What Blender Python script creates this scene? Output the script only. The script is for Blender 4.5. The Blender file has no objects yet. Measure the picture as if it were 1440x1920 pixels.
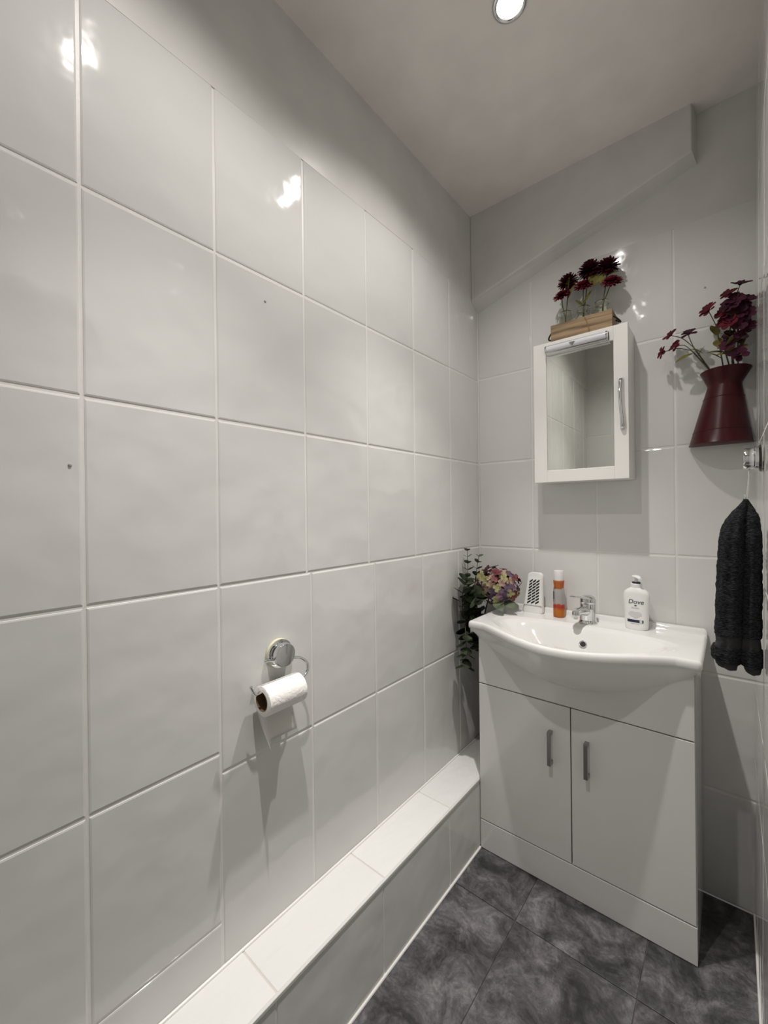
import bpy, bmesh, math, random
from mathutils import Vector, Matrix, noise

random.seed(7)
S = bpy.context.scene
COL = S.collection
PI = math.pi

# ------------------------------------------------------------------ camera
# the camera stands in the doorway of the small room, level, turned to the left
CAM = Vector((0.8481, 0.0, 1.2286))
RX = Vector((0.76660482, 0.6420144, -0.01159972))
UP = Vector((0.00773721, 0.00882775, 0.9999311))
FW = Vector((-0.64207257, 0.76664175, -0.0018))
cd = bpy.data.cameras.new('camera')
cam = bpy.data.objects.new('camera', cd)
COL.objects.link(cam)
cam.matrix_world = Matrix(((RX.x, UP.x, -FW.x, CAM.x), (RX.y, UP.y, -FW.y, CAM.y), (RX.z, UP.z, -FW.z, CAM.z), (0, 0, 0, 1)))
cd.sensor_fit = 'VERTICAL'
cd.sensor_height = 32.0
cd.lens = 778.1 / 1920.0 * 32.0
cd.clip_start = 0.01
S.camera = cam

# ------------------------------------------------------------------ world, light levels, exposure
w = bpy.data.worlds.new('world')
S.world = w
w.use_nodes = True
w.node_tree.nodes['Background'].inputs['Color'].default_value = (1.0, 0.96, 0.9, 1)
w.node_tree.nodes['Background'].inputs['Strength'].default_value = 0.08
S.view_settings.view_transform = 'Standard'
S.view_settings.look = 'None'
S.view_settings.gamma = 1.0
S.view_settings.use_curve_mapping = False
S.view_settings.exposure = 0.1
# each downlight has a tight reflector beam and a wide weak spill: (name, watts, cone, blend)
BEAMS = (('bulb', 68.0, math.radians(70), 1.0), ('bulb_spill', 13.5, math.radians(142), 0.7))
LENS_EMIT = 6.0
LIGHT_RGB = (1.0, 0.95, 0.912)

# ------------------------------------------------------------------ room dimensions (metres)
W = 0.892          # right wall
YB = 1.6651        # back wall
YR = -0.376        # rear wall behind the camera
ZC = 2.4823        # ceiling
ZT = 2.152         # top of the tiling
YV = 1.3762        # front of the vanity
LEAN = 0.0085      # the right wall leans out by this much per metre of height
WX = lambda z: W + LEAN * z
DOOR0, DOOR1, DOORZ = -0.31, 0.46, 2.02   # doorway in the right wall


# ------------------------------------------------------------------ material helpers
def new_mat(name):
    m = bpy.data.materials.new(name)
    m.use_nodes = True
    nt = m.node_tree
    return m, nt, nt.nodes['Principled BSDF']


def setp(b, **kw):
    for k, v in kw.items():
        k = k.replace('_', ' ')
        if k in b.inputs:
            b.inputs[k].default_value = v


def simple(name, col, rough=0.5, metal=0.0, bump=None, **kw):
    m, nt, b = new_mat(name)
    c = nt.nodes.new('ShaderNodeTexNoise')
    c.inputs['Scale'].default_value = 9.0
    c.inputs['Detail'].default_value = 2.0
    r = nt.nodes.new('ShaderNodeValToRGB')
    r.color_ramp.elements[0].position = 0.3
    r.color_ramp.elements[1].position = 0.7
    v = kw.pop('vary', 0.04)
    r.color_ramp.elements[0].color = tuple(x * (1 - v) for x in col) + (1,)
    r.color_ramp.elements[1].color = tuple(min(1, x * (1 + v)) for x in col) + (1,)
    tc = nt.nodes.new('ShaderNodeTexCoord')
    nt.links.new(tc.outputs['Object'], c.inputs['Vector'])
    nt.links.new(c.outputs['Fac'], r.inputs['Fac'])
    nt.links.new(r.outputs['Color'], b.inputs['Base Color'])
    setp(b, Roughness=rough, Metallic=metal, **kw)
    if bump:
        n = nt.nodes.new('ShaderNodeTexNoise')
        n.inputs['Scale'].default_value = bump[0]
        n.inputs['Detail'].default_value = 3.0
        bp = nt.nodes.new('ShaderNodeBump')
        bp.inputs['Strength'].default_value = bump[1]
        bp.inputs['Distance'].default_value = bump[2]
        nt.links.new(tc.outputs['Object'], n.inputs['Vector'])
        nt.links.new(n.outputs['Fac'], bp.inputs['Height'])
        nt.links.new(bp.outputs['Normal'], b.inputs['Normal'])
    return m


def wavy_tile(name, col, rough, d1, d2, stretch=None):
    """glossy glazed tile with a gently uneven glaze"""
    m, nt, b = new_mat(name)
    g = nt.nodes.new('ShaderNodeNewGeometry')
    n1 = nt.nodes.new('ShaderNodeTexNoise')
    n1.inputs['Scale'].default_value = 8.0
    n1.inputs['Detail'].default_value = 1.0
    n2 = nt.nodes.new('ShaderNodeTexNoise')
    n2.inputs['Scale'].default_value = 27.0
    n2.inputs['Detail'].default_value = 1.0
    mp = nt.nodes.new('ShaderNodeMapping')
    mp.inputs['Scale'].default_value = stretch or (1, 1, 1)
    nt.links.new(g.outputs['Position'], mp.inputs['Vector'])
    for n in (n1, n2):
        nt.links.new(mp.outputs['Vector'], n.inputs['Vector'])
    b1 = nt.nodes.new('ShaderNodeBump')
    b1.inputs['Strength'].default_value = 1.0
    b1.inputs['Distance'].default_value = d1
    b2 = nt.nodes.new('ShaderNodeBump')
    b2.inputs['Strength'].default_value = 1.0
    b2.inputs['Distance'].default_value = d2
    nt.links.new(n1.outputs['Fac'], b1.inputs['Height'])
    nt.links.new(n2.outputs['Fac'], b2.inputs['Height'])
    nt.links.new(b1.outputs['Normal'], b2.inputs['Normal'])
    nt.links.new(b2.outputs['Normal'], b.inputs['Normal'])
    oi = nt.nodes.new('ShaderNodeObjectInfo')
    r = nt.nodes.new('ShaderNodeValToRGB')
    r.color_ramp.elements[0].color = tuple(x * 0.975 for x in col) + (1,)
    r.color_ramp.elements[1].color = tuple(x * 1.02 for x in col) + (1,)
    nt.links.new(oi.outputs['Random'], r.inputs['Fac'])
    nt.links.new(r.outputs['Color'], b.inputs['Base Color'])
    setp(b, Roughness=rough)
    return m


def floor_mat():
    m, nt, b = new_mat('grey_stone_vinyl')
    g = nt.nodes.new('ShaderNodeNewGeometry')
    oi = nt.nodes.new('ShaderNodeObjectInfo')
    mul = nt.nodes.new('ShaderNodeMath')
    mul.operation = 'MULTIPLY'
    mul.inputs[1].default_value = 17.0
    nt.links.new(oi.outputs['Random'], mul.inputs[0])
    add = nt.nodes.new('ShaderNodeVectorMath')
    add.operation = 'ADD'
    nt.links.new(g.outputs['Position'], add.inputs[0])
    nt.links.new(mul.outputs[0], add.inputs[1])
    n1 = nt.nodes.new('ShaderNodeTexNoise')
    n1.inputs['Scale'].default_value = 8.5
    n1.inputs['Detail'].default_value = 11.0
    n1.inputs['Roughness'].default_value = 0.68
    n1.inputs['Distortion'].default_value = 0.8
    n2 = nt.nodes.new('ShaderNodeTexNoise')
    n2.inputs['Scale'].default_value = 42.0
    n2.inputs['Detail'].default_value = 7.0
    n2.inputs['Roughness'].default_value = 0.7
    n2.inputs['Distortion'].default_value = 1.2
    n3 = nt.nodes.new('ShaderNodeTexNoise')
    n3.inputs['Scale'].default_value = 4.0
    for n in (n1, n2, n3):
        nt.links.new(add.outputs[0], n.inputs['Vector'])
    r1 = nt.nodes.new('ShaderNodeValToRGB')
    e = r1.color_ramp.elements
    e[0].position, e[0].color = 0.36, (0.031, 0.0315, 0.033, 1)
    e[1].position, e[1].color = 0.66, (0.21, 0.21, 0.212, 1)
    k = e.new(0.5)
    k.color = (0.092, 0.092, 0.095, 1)
    nt.links.new(n1.outputs['Fac'], r1.inputs['Fac'])
    r2 = nt.nodes.new('ShaderNodeValToRGB')
    e = r2.color_ramp.elements
    e[0].position, e[0].color = 0.36, (0.5, 0.5, 0.5, 1)
    e[1].position, e[1].color = 0.66, (1.3, 1.3, 1.3, 1)
    nt.links.new(n2.outputs['Fac'], r2.inputs['Fac'])
    mx = nt.nodes.new('ShaderNodeMix')
    mx.data_type = 'RGBA'
    mx.blend_type = 'MULTIPLY'
    mx.inputs['Factor'].default_value = 0.8
    nt.links.new(r1.outputs['Color'], mx.inputs['A'])
    nt.links.new(r2.outputs['Color'], mx.inputs['B'])
    r3 = nt.nodes.new('ShaderNodeValToRGB')
    e = r3.color_ramp.elements
    e[0].position, e[0].color = 0.42, (1, 1, 1, 1)
    e[1].position, e[1].color = 0.62, (1.02, 0.965, 0.985, 1)
    nt.links.new(n3.outputs['Fac'], r3.inputs['Fac'])
    mx2 = nt.nodes.new('ShaderNodeMix')
    mx2.data_type = 'RGBA'
    mx2.blend_type = 'MULTIPLY'
    mx2.inputs['Factor'].default_value = 1.0
    nt.links.new(mx.outputs['Result'], mx2.inputs['A'])
    nt.links.new(r3.outputs['Color'], mx2.inputs['B'])
    nt.links.new(mx2.outputs['Result'], b.inputs['Base Color'])
    bp = nt.nodes.new('ShaderNodeBump')
    bp.inputs['Strength'].default_value = 0.25
    bp.inputs['Distance'].default_value = 0.001
    nt.links.new(n2.outputs['Fac'], bp.inputs['Height'])
    nt.links.new(bp.outputs['Normal'], b.inputs['Normal'])
    setp(b, Roughness=0.42)
    return m


def wood_mat():
    m, nt, b = new_mat('rustic_pine')
    tc = nt.nodes.new('ShaderNodeTexCoord')
    mp = nt.nodes.new('ShaderNodeMapping')
    mp.inputs['Scale'].default_value = (3.0, 20.0, 42.0)
    n = nt.nodes.new('ShaderNodeTexNoise')
    n.inputs['Scale'].default_value = 1.6
    n.inputs['Detail'].default_value = 5.0
    n.inputs['Distortion'].default_value = 0.6
    nt.links.new(tc.outputs['Object'], mp.inputs['Vector'])
    nt.links.new(mp.outputs['Vector'], n.inputs['Vector'])
    r = nt.nodes.new('ShaderNodeValToRGB')
    e = r.color_ramp.elements
    e[0].position, e[0].color = 0.32, (0.10, 0.055, 0.026, 1)
    e[1].position, e[1].color = 0.62, (0.36, 0.255, 0.145, 1)
    nt.links.new(n.outputs['Fac'], r.inputs['Fac'])
    nt.links.new(r.outputs['Color'], b.inputs['Base Color'])
    setp(b, Roughness=0.7)
    return m


def towel_mat():
    m, nt, b = new_mat('charcoal_terry')
    tc = nt.nodes.new('ShaderNodeTexCoord')
    mp = nt.nodes.new('ShaderNodeMapping')
    mp.inputs['Scale'].default_value = (1.0, 1.0, 2.2)
    n = nt.nodes.new('ShaderNodeTexNoise')
    n.inputs['Scale'].default_value = 170.0
    n.inputs['Detail'].default_value = 2.0
    nt.links.new(tc.outputs['Object'], mp.inputs['Vector'])
    nt.links.new(mp.outputs['Vector'], n.inputs['Vector'])
    r = nt.nodes.new('ShaderNodeValToRGB')
    e = r.color_ramp.elements
    e[0].position, e[0].color = 0.35, (0.008, 0.0085, 0.0095, 1)
    e[1].position, e[1].color = 0.68, (0.032, 0.033, 0.036, 1)
    nt.links.new(n.outputs['Fac'], r.inputs['Fac'])
    nt.links.new(r.outputs['Color'], b.inputs['Base Color'])
    bp = nt.nodes.new('ShaderNodeBump')
    bp.inputs['Strength'].default_value = 1.0
    bp.inputs['Distance'].default_value = 0.004
    nt.links.new(n.outputs['Fac'], bp.inputs['Height'])
    nt.links.new(bp.outputs['Normal'], b.inputs['Normal'])
    setp(b, Roughness=0.95)
    b.inputs['Specular IOR Level'].default_value = 0.1
    return m


def petal_mat(name, stops, rough=0.75):
    m, nt, b = new_mat(name)
    g = nt.nodes.new('ShaderNodeNewGeometry')
    n = nt.nodes.new('ShaderNodeTexNoise')
    n.inputs['Scale'].default_value = 34.0
    n.inputs['Detail'].default_value = 1.0
    nt.links.new(g.outputs['Position'], n.inputs['Vector'])
    r = nt.nodes.new('ShaderNodeValToRGB')
    el = r.color_ramp.elements
    el[0].position, el[0].color = stops[0][0], stops[0][1] + (1,)
    el[1].position, el[1].color = stops[-1][0], stops[-1][1] + (1,)
    for p, c in stops[1:-1]:
        k = el.new(p)
        k.color = c + (1,)
    nt.links.new(n.outputs['Fac'], r.inputs['Fac'])
    nt.links.new(r.outputs['Color'], b.inputs['Base Color'])
    setp(b, Roughness=rough)
    b.inputs['Specular IOR Level'].default_value = 0.25
    return m


def glass_mat():
    m, nt, b = new_mat('clear_glass')
    setp(b, Roughness=0.02, IOR=1.45)
    b.inputs['Base Color'].default_value = (0.86, 0.88, 0.80, 1)
    b.inputs['Transmission Weight'].default_value = 1.0
    return m


def emit_mat(name, col, strength):
    m, nt, b = new_mat(name)
    b.inputs['Base Color'].default_value = (0.9, 0.9, 0.88, 1)
    b.inputs['Emission Color'].default_value = col + (1,)
    b.inputs['Emission Strength'].default_value = strength
    return m


def can_mat():
    """printed body of the spray can: orange below, red flame, silver middle, orange neck"""
    m, nt, b = new_mat('printed_orange_can')
    tc = nt.nodes.new('ShaderNodeTexCoord')
    sp = nt.nodes.new('ShaderNodeSeparateXYZ')
    nt.links.new(tc.outputs['Object'], sp.inputs[0])
    n = nt.nodes.new('ShaderNodeTexNoise')
    n.inputs['Scale'].default_value = 40.0
    nt.links.new(tc.outputs['Object'], n.inputs['Vector'])
    a = nt.nodes.new('ShaderNodeMath')
    a.operation = 'MULTIPLY_ADD'
    nt.links.new(n.outputs['Fac'], a.inputs[0])
    a.inputs[1].default_value = 0.03
    nt.links.new(sp.outputs['Z'], a.inputs[2])
    mr = nt.nodes.new('ShaderNodeMapRange')
    mr.inputs['From Min'].default_value = 0.015
    mr.inputs['From Max'].default_value = 0.145
    nt.links.new(a.outputs[0], mr.inputs['Value'])
    r = nt.nodes.new('ShaderNodeValToRGB')
    e = r.color_ramp.elements
    e[0].position, e[0].color = 0.0, (0.42, 0.13, 0.01, 1)
    e[1].position, e[1].color = 1.0, (0.40, 0.11, 0.03, 1)
    for p, c in ((0.2, (0.5, 0.15, 0.015)), (0.27, (0.42, 0.035, 0.02)), (0.36, (0.45, 0.05, 0.03)), (0.41, (0.42, 0.40, 0.38)),
                 (0.78, (0.46, 0.45, 0.43)), (0.82, (0.38, 0.10, 0.03))):
        k = e.new(p)
        k.color = c + (1,)
    nt.links.new(mr.outputs[0], r.inputs['Fac'])
    nt.links.new(r.outputs['Color'], b.inputs['Base Color'])
    setp(b, Roughness=0.28, Metallic=0.25)
    return m


M = {}
M['tile'] = wavy_tile('white_glazed_tile', (0.715, 0.715, 0.695), 0.07, 0.0042, 0.0005)
M['ledge_tile'] = wavy_tile('white_ledge_tile', (0.79, 0.79, 0.77), 0.10, 0.004, 0.0022, (2.2, 0.8, 1.0))
M['grout'] = simple('white_grout', (0.80, 0.785, 0.755), 0.45, bump=(120, 0.4, 0.001))
M['ledge_grout'] = simple('grey_ledge_grout', (0.62, 0.59, 0.55), 0.6)
M['plaster'] = simple('gloss_painted_plaster', (0.69, 0.685, 0.66), 0.28, bump=(6, 0.35, 0.004))
M['ceiling'] = simple('ceiling_paint', (0.86, 0.82, 0.785), 0.36, bump=(30, 0.15, 0.002))
M['floor'] = floor_mat()
M['floor_gap'] = simple('dark_floor_gap', (0.10, 0.098, 0.095), 0.7)
M['silicone'] = simple('white_silicone', (0.86, 0.85, 0.82), 0.35)
M['vanity'] = simple('white_gloss_panel', (0.70, 0.695, 0.675), 0.12, bump=(5, 0.15, 0.003), vary=0.01)
M['gap'] = simple('door_gap_shade', (0.09, 0.08, 0.075), 0.8)  # dark colour standing in for the shade inside the door gaps
M['ceramic'] = simple('white_ceramic', (0.80, 0.80, 0.775), 0.06, vary=0.01)
M['chrome'] = simple('chrome', (0.72, 0.73, 0.74), 0.08, 1.0, vary=0.01)
M['steel'] = simple('brushed_steel', (0.36, 0.36, 0.35), 0.3, 1.0)
M['black'] = simple('black_void', (0.008, 0.008, 0.009), 0.6)
M['mirror'] = simple('mirror_glass', (0.86, 0.87, 0.83), 0.015, 1.0, vary=0.003)
M['white'] = simple('white_satin_paint', (0.84, 0.83, 0.80), 0.32, vary=0.01)
M['plastic'] = simple('white_plastic', (0.87, 0.87, 0.85), 0.3, vary=0.01)
M['diffuser'] = simple('frosted_plastic', (0.70, 0.72, 0.75), 0.2)
M['paper'] = simple('toilet_paper', (0.90, 0.89, 0.86), 0.9, bump=(150, 0.8, 0.002))
M['sheet'] = simple('single_paper_sheet', (0.92, 0.91, 0.88), 0.9)
_nt = M['sheet'].node_tree
_tr = _nt.nodes.new('ShaderNodeBsdfTranslucent')
_tr.inputs['Color'].default_value = (0.9, 0.89, 0.86, 1)
_mx = _nt.nodes.new('ShaderNodeMixShader')
_mx.inputs[0].default_value = 0.4
_nt.links.new(_nt.nodes['Principled BSDF'].outputs[0], _mx.inputs[1])
_nt.links.new(_tr.outputs[0], _mx.inputs[2])
_nt.links.new(_mx.outputs[0], _nt.nodes['Material Output'].inputs['Surface'])
M['card'] = simple('brown_card', (0.17, 0.10, 0.055), 0.85)
M['wood'] = wood_mat()
M['glass'] = glass_mat()
M['towel'] = towel_mat()
M['towelband'] = simple('charcoal_woven_band', (0.021, 0.0215, 0.023), 0.9, bump=(300, 0.5, 0.001))
M['enamel'] = simple('burgundy_enamel', (0.048, 0.0018, 0.0052), 0.33, vary=0.08)
M['enamel'].node_tree.nodes['Principled BSDF'].inputs['Specular IOR Level'].default_value = 0.3
M['lens'] = emit_mat('lamp_lens', (1.0, 0.95, 0.86), LENS_EMIT)
M['mum'] = petal_mat('burgundy_petals', [(0.3, (0.030, 0.002, 0.008)), (0.7, (0.085, 0.005, 0.016))])
M['mumred'] = petal_mat('crimson_petals', [(0.3, (0.085, 0.005, 0.015)), (0.7, (0.20, 0.012, 0.032))])
M['cosmos'] = petal_mat('dark_red_petals', [(0.3, (0.045, 0.003, 0.008)), (0.7, (0.125, 0.007, 0.016))])
M['plum'] = petal_mat('plum_petals', [(0.3, (0.016, 0.002, 0.007)), (0.7, (0.055, 0.006, 0.022))])
M['olive'] = petal_mat('olive_leaf', [(0.3, (0.075, 0.065, 0.012)), (0.7, (0.17, 0.15, 0.04))])
M['stem'] = simple('green_stem', (0.075, 0.085, 0.032), 0.6)
M['euca'] = petal_mat('grey_green_leaf', [(0.3, (0.055, 0.080, 0.045)), (0.7, (0.15, 0.18, 0.11))], 0.6)
M['hyd_a'] = petal_mat('mauve_floret', [(0.3, (0.22, 0.12, 0.16)), (0.7, (0.36, 0.25, 0.27))])
M['hyd_b'] = petal_mat('yellow_green_floret', [(0.3, (0.34, 0.33, 0.13)), (0.7, (0.47, 0.43, 0.24))])
M['hyd_c'] = petal_mat('dusky_red_floret', [(0.3, (0.12, 0.028, 0.04)), (0.7, (0.22, 0.09, 0.085))])
M['hyd_d'] = petal_mat('purple_floret', [(0.3, (0.060, 0.034, 0.075)), (0.7, (0.17, 0.12, 0.165))])
M['hyd_e'] = petal_mat('peach_floret', [(0.3, (0.38, 0.25, 0.19)), (0.7, (0.48, 0.37, 0.27))])
M['can'] = can_mat()
M['orange'] = simple('orange_plastic', (0.45, 0.12, 0.025), 0.3)
M['cap'] = simple('frosted_white_cap', (0.82, 0.81, 0.80), 0.25)
M['navy'] = simple('navy_print', (0.012, 0.018, 0.055), 0.35)
M['ink'] = simple('grey_print', (0.38, 0.38, 0.37), 0.4)
M['pale'] = simple('pale_print', (0.66, 0.66, 0.65), 0.4)
M['darkink'] = simple('dark_print', (0.03, 0.03, 0.05), 0.4)
M['rope'] = simple('black_cord', (0.012, 0.011, 0.012), 0.7)
M['twine'] = simple('jute_twine', (0.30, 0.16, 0.05), 0.8)
M['ivory'] = simple('ivory_rubber', (0.62, 0.60, 0.42), 0.35)
M['tray'] = simple('dark_vase_glaze', (0.05, 0.045, 0.04), 0.3)


# ------------------------------------------------------------------ object helpers
def woff(p):
    o = Vector((0, 0, 0))
    while p is not None:
        o += p.location
        p = p.parent
    return o


def obj(name, bm, mat, parent=None, origin=None, smooth=False, angle=None):
    """bmesh in world coordinates -> mesh object; local origin at `origin` (or the parent's)"""
    me = bpy.data.meshes.new(name)
    o = bpy.data.objects.new(name, me)
    COL.objects.link(o)
    base = woff(parent) if parent is not None else Vector((0, 0, 0))
    loc = (Vector(origin) - base) if origin is not None else Vector((0, 0, 0))
    o.parent = parent
    o.location = loc
    bmesh.ops.translate(bm, verts=bm.verts, vec=-(base + loc))
    bmesh.ops.recalc_face_normals(bm, faces=bm.faces)
    if smooth:
        for f in bm.faces:
            f.smooth = True
        if angle:
            for e in bm.edges:
                if len(e.link_faces) == 2 and e.calc_face_angle(0) > angle:
                    e.smooth = False
    bm.to_mesh(me)
    bm.free()
    if isinstance(mat, (list, tuple)):
        for x in mat:
            me.materials.append(x)
    else:
        me.materials.append(mat)
    return o


def thing(name, label, cat, loc, group=None):
    o = bpy.data.objects.new(name, None)
    o.empty_display_size = 0.03
    COL.objects.link(o)
    o.location = loc
    tag(o, label, cat, group)
    return o


def tag(o, label=None, cat=None, group=None, kind=None):
    if label:
        o['label'] = label
    if cat:
        o['category'] = cat
    if group:
        o['group'] = group
    if kind:
        o['kind'] = kind
    return o


def box(bm, x0, x1, y0, y1, z0, z1, bevel=0.0, seg=2):
    r = bmesh.ops.create_cube(bm, size=1.0)
    vs = r['verts']
    for v in vs:
        v.co = Vector(((x0 + x1) / 2 + v.co.x * (x1 - x0), (y0 + y1) / 2 + v.co.y * (y1 - y0), (z0 + z1) / 2 + v.co.z * (z1 - z0)))
    if bevel:
        es = list({e for v in vs for e in v.link_edges})
        bmesh.ops.bevel(bm, geom=es, offset=bevel, segments=seg, affect='EDGES', profile=0.5)
    return bm


def B(*a, **k):
    return box(bmesh.new(), *a, **k)


def frame_axes(d):
    d = d.normalized()
    a = Vector((0, 0, 1)) if abs(d.z) < 0.9 else Vector((1, 0, 0))
    u = d.cross(a).normalized()
    return u, d.cross(u).normalized()


def tube(bm, pts, rad, n=10, cap=True):
    pts = [Vector(p) for p in pts]
    if not isinstance(rad, (list, tuple)):
        rad = [rad] * len(pts)
    rings = []
    u = None
    for i, p in enumerate(pts):
        d = pts[min(i + 1, len(pts) - 1)] - pts[max(i - 1, 0)]
        d.normalize()
        if u is None:
            u, v = frame_axes(d)
        else:
            u = (u - d * u.dot(d)).normalized()
            v = d.cross(u)
        rings.append([bm.verts.new(p + (u * math.cos(2 * PI * k / n) + v * math.sin(2 * PI * k / n)) * rad[i]) for k in range(n)])
    for a, b in zip(rings, rings[1:]):
        for k in range(n):
            bm.faces.new((a[k], a[(k + 1) % n], b[(k + 1) % n], b[k]))
    if cap:
        bm.faces.new(rings[0][::-1])
        bm.faces.new(rings[-1])
    return bm


def bez(pts, n=8):
    """Catmull-Rom through the points"""
    P = [Vector(p) for p in pts]
    P = [P[0] * 2 - P[1]] + P + [P[-1] * 2 - P[-2]]
    out = []
    for i in range(1, len(P) - 2):
        for k in range(n):
            t = k / n
            a, b, c, d = P[i - 1], P[i], P[i + 1], P[i + 2]
            out.append(0.5 * ((2 * b) + (c - a) * t + (2 * a - 5 * b + 4 * c - d) * t * t + (3 * b - a - 3 * c + d) * t ** 3))
    out.append(P[-2])
    return out


def lathe(bm, prof, c, n=32, axis='z', sy=1.0, a0=0.0, a1=2 * PI, cap=True):
    """profile [(radius, height)] turned about an axis through c"""
    c = Vector(c)
    full = abs(a1 - a0 - 2 * PI) < 1e-6
    m = n if full else n + 1
    rings = []
    for r, h in prof:
        ring = []
        for k in range(m):
            a = a0 + (a1 - a0) * k / n
            x, y = r * math.cos(a), r * math.sin(a) * sy
            if axis == 'z':
                p = Vector((x, y, h))
            elif axis == 'x':
                p = Vector((h, x, y))
            else:
                p = Vector((x, h, y))
            ring.append(bm.verts.new(c + p))
        rings.append(ring)
    for a, b in zip(rings, rings[1:]):
        for k in range(n):
            k2 = (k + 1) % m
            if not full and k + 1 >= m:
                continue
            bm.faces.new((a[k], a[k2], b[k2], b[k]))
    if cap:
        for ring in (rings[0][::-1], rings[-1]):
            try:
                bm.faces.new(ring)
            except ValueError:
                pass
    return bm


def loft(bm, rings, cap=True):
    R = [[bm.verts.new(p) for p in r] for r in rings]
    n = len(R[0])
    for a, b in zip(R, R[1:]):
        for k in range(n):
            bm.faces.new((a[k], a[(k + 1) % n], b[(k + 1) % n], b[k]))
    if cap:
        bm.faces.new(R[0][::-1])
        bm.faces.new(R[-1])
    return bm


def smoothstep(a, b, x):
    t = max(0.0, min(1.0, (x - a) / (b - a)))
    return t * t * (3 - 2 * t)


# ------------------------------------------------------------------ tiles
TILE_CACHE = {}


def tile_mesh(w_, h_, t, bev, mat, key):
    k = (round(w_, 4), round(h_, 4), t, key)
    if k in TILE_CACHE:
        return TILE_CACHE[k]
    bm = bmesh.new()
    rings = []
    for ins, d in ((0, -t), (0, -bev * 0.75), (bev * 0.3, -bev * 0.2), (bev, 0.0)):
        a, b = w_ / 2 - ins, h_ / 2 - ins
        rings.append([(-a, -b, d), (a, -b, d), (a, b, d), (-a, b, d)])
    loft(bm, [[Vector(p) for p in r] for r in rings])
    bmesh.ops.recalc_face_normals(bm, faces=bm.faces)
    me = bpy.data.meshes.new('tile')
    bm.to_mesh(me)
    bm.free()
    me.materials.append(mat)
    TILE_CACHE[k] = me
    return me


def place_tile(parent, centre, U, V, w_, h_, mat, key, t=0.004, bev=0.004, tilt=0.0013, name='tile', proud=0.0003):
    """U, V: in-plane axes; the face looks along U x V"""
    me = tile_mesh(w_, h_, t, bev, mat, key)
    o = bpy.data.objects.new(name, me)
    COL.objects.link(o)
    o.parent = parent
    U, V = Vector(U), Vector(V)
    N = U.cross(V)
    m3 = Matrix((U, V, N)).transposed()
    rot = Matrix.Rotation(random.uniform(-tilt, tilt), 3, 'X') @ Matrix.Rotation(random.uniform(-tilt, tilt), 3, 'Y')
    o.matrix_local = Matrix.Translation(Vector(centre) + N * random.uniform(-proud, 0) - woff(parent)) @ (m3 @ rot).to_4x4()
    return o


def tile_grid(parent, ucuts, vcuts, place, U, V, mat, key, gap=0.004, **kw):
    for a, b in zip(ucuts, ucuts[1:]):
        for c, d in zip(vcuts, vcuts[1:]):
            wd, hg = b - a - gap, d - c - gap
            if wd < 0.012 or hg < 0.012:
                continue
            place_tile(parent, place((a + b) / 2, (c + d) / 2), U, V, wd, hg, mat, key, **kw)


# ================================================================== THE ROOM
G = 0.0018      # grout lies this far behind the tile faces

floor = obj('floor', B(0.0, 1.95, YR - 0.5, YB, -0.10, -0.003), M['floor_gap'])
tag(floor, 'dark grey stone effect vinyl tile floor', 'floor', kind='structure')
fx = [0.343 + 0.314 * k for k in range(-1, 6)]
fx = [0.06] + [x for x in fx if 0.1 < x < 1.9] + [1.93]
fy = [YR - 0.45, 1.192 - 0.628 * 2, 1.192 - 0.628, 1.192, YB - 0.002]
for a, b in zip(fx, fx[1:]):
    for c, d in zip(fy, fy[1:]):
        place_tile(floor, ((a + b) / 2, (c + d) / 2, 0.0), (1, 0, 0), (0, 1, 0), b - a - 0.0022, d - c - 0.0022, M['floor'], 'floor',
                   t=0.003, bev=0.0012, tilt=0.0, name='floor_tile', proud=0.0002)

ceiling = obj('ceiling', B(-0.1, 1.95, YR - 0.5, YB + 0.1, ZC, ZC + 0.1), M['ceiling'])
tag(ceiling, 'smooth off-white painted ceiling', 'ceiling', kind='structure')

# --- left wall
wl = obj('wall_left', B(-0.10, -G, YR - 0.1, YB + 0.1, 0.0, ZC), M['grout'])
tag(wl, 'left wall of large glossy white tiles under plain plaster', 'wall', kind='structure')
yc = [0.214 + 0.2422 * k for k in range(-3, 7)]
yc = [YR] + [y for y in yc if YR + 0.02 < y < YB - 0.05] + [YB]
zA, zB, zC, zD, zE = 1.7907, 1.4307, 1.0706, 0.7107, 0.3463
P_L = lambda u, v: (0.0, u, v)
UL, VL = (0, 1, 0), (0, 0, 1)
tile_grid(wl, yc, [zC, zB, zA, ZT], P_L, UL, VL, M['tile'], 'wall')
tile_grid(wl, [y for y in yc if y < 0.46], [0.25, zE, zD, zC], P_L, UL, VL, M['tile'], 'wall')
tile_grid(wl, [0.4562, 0.712, 0.9675, 1.2255, 1.476, YB], [0.25, 0.6665, zC], P_L, UL, VL, M['tile'], 'wall')
obj('plaster', B(-0.09, 0.00015, YR, YB, ZT - 0.0068, ZC), M['plaster'], wl)
for yy, zz in ((0.5805, 1.7319), (0.1956, 1.312)):
    obj('screw_plug', lathe(bmesh.new(), [(0.0001, 0.0022), (0.0022, 0.0018), (0.003, 0.0), (0.003, -0.003)], (0, yy, zz), 12, 'x'), M['ink'], wl)

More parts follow.
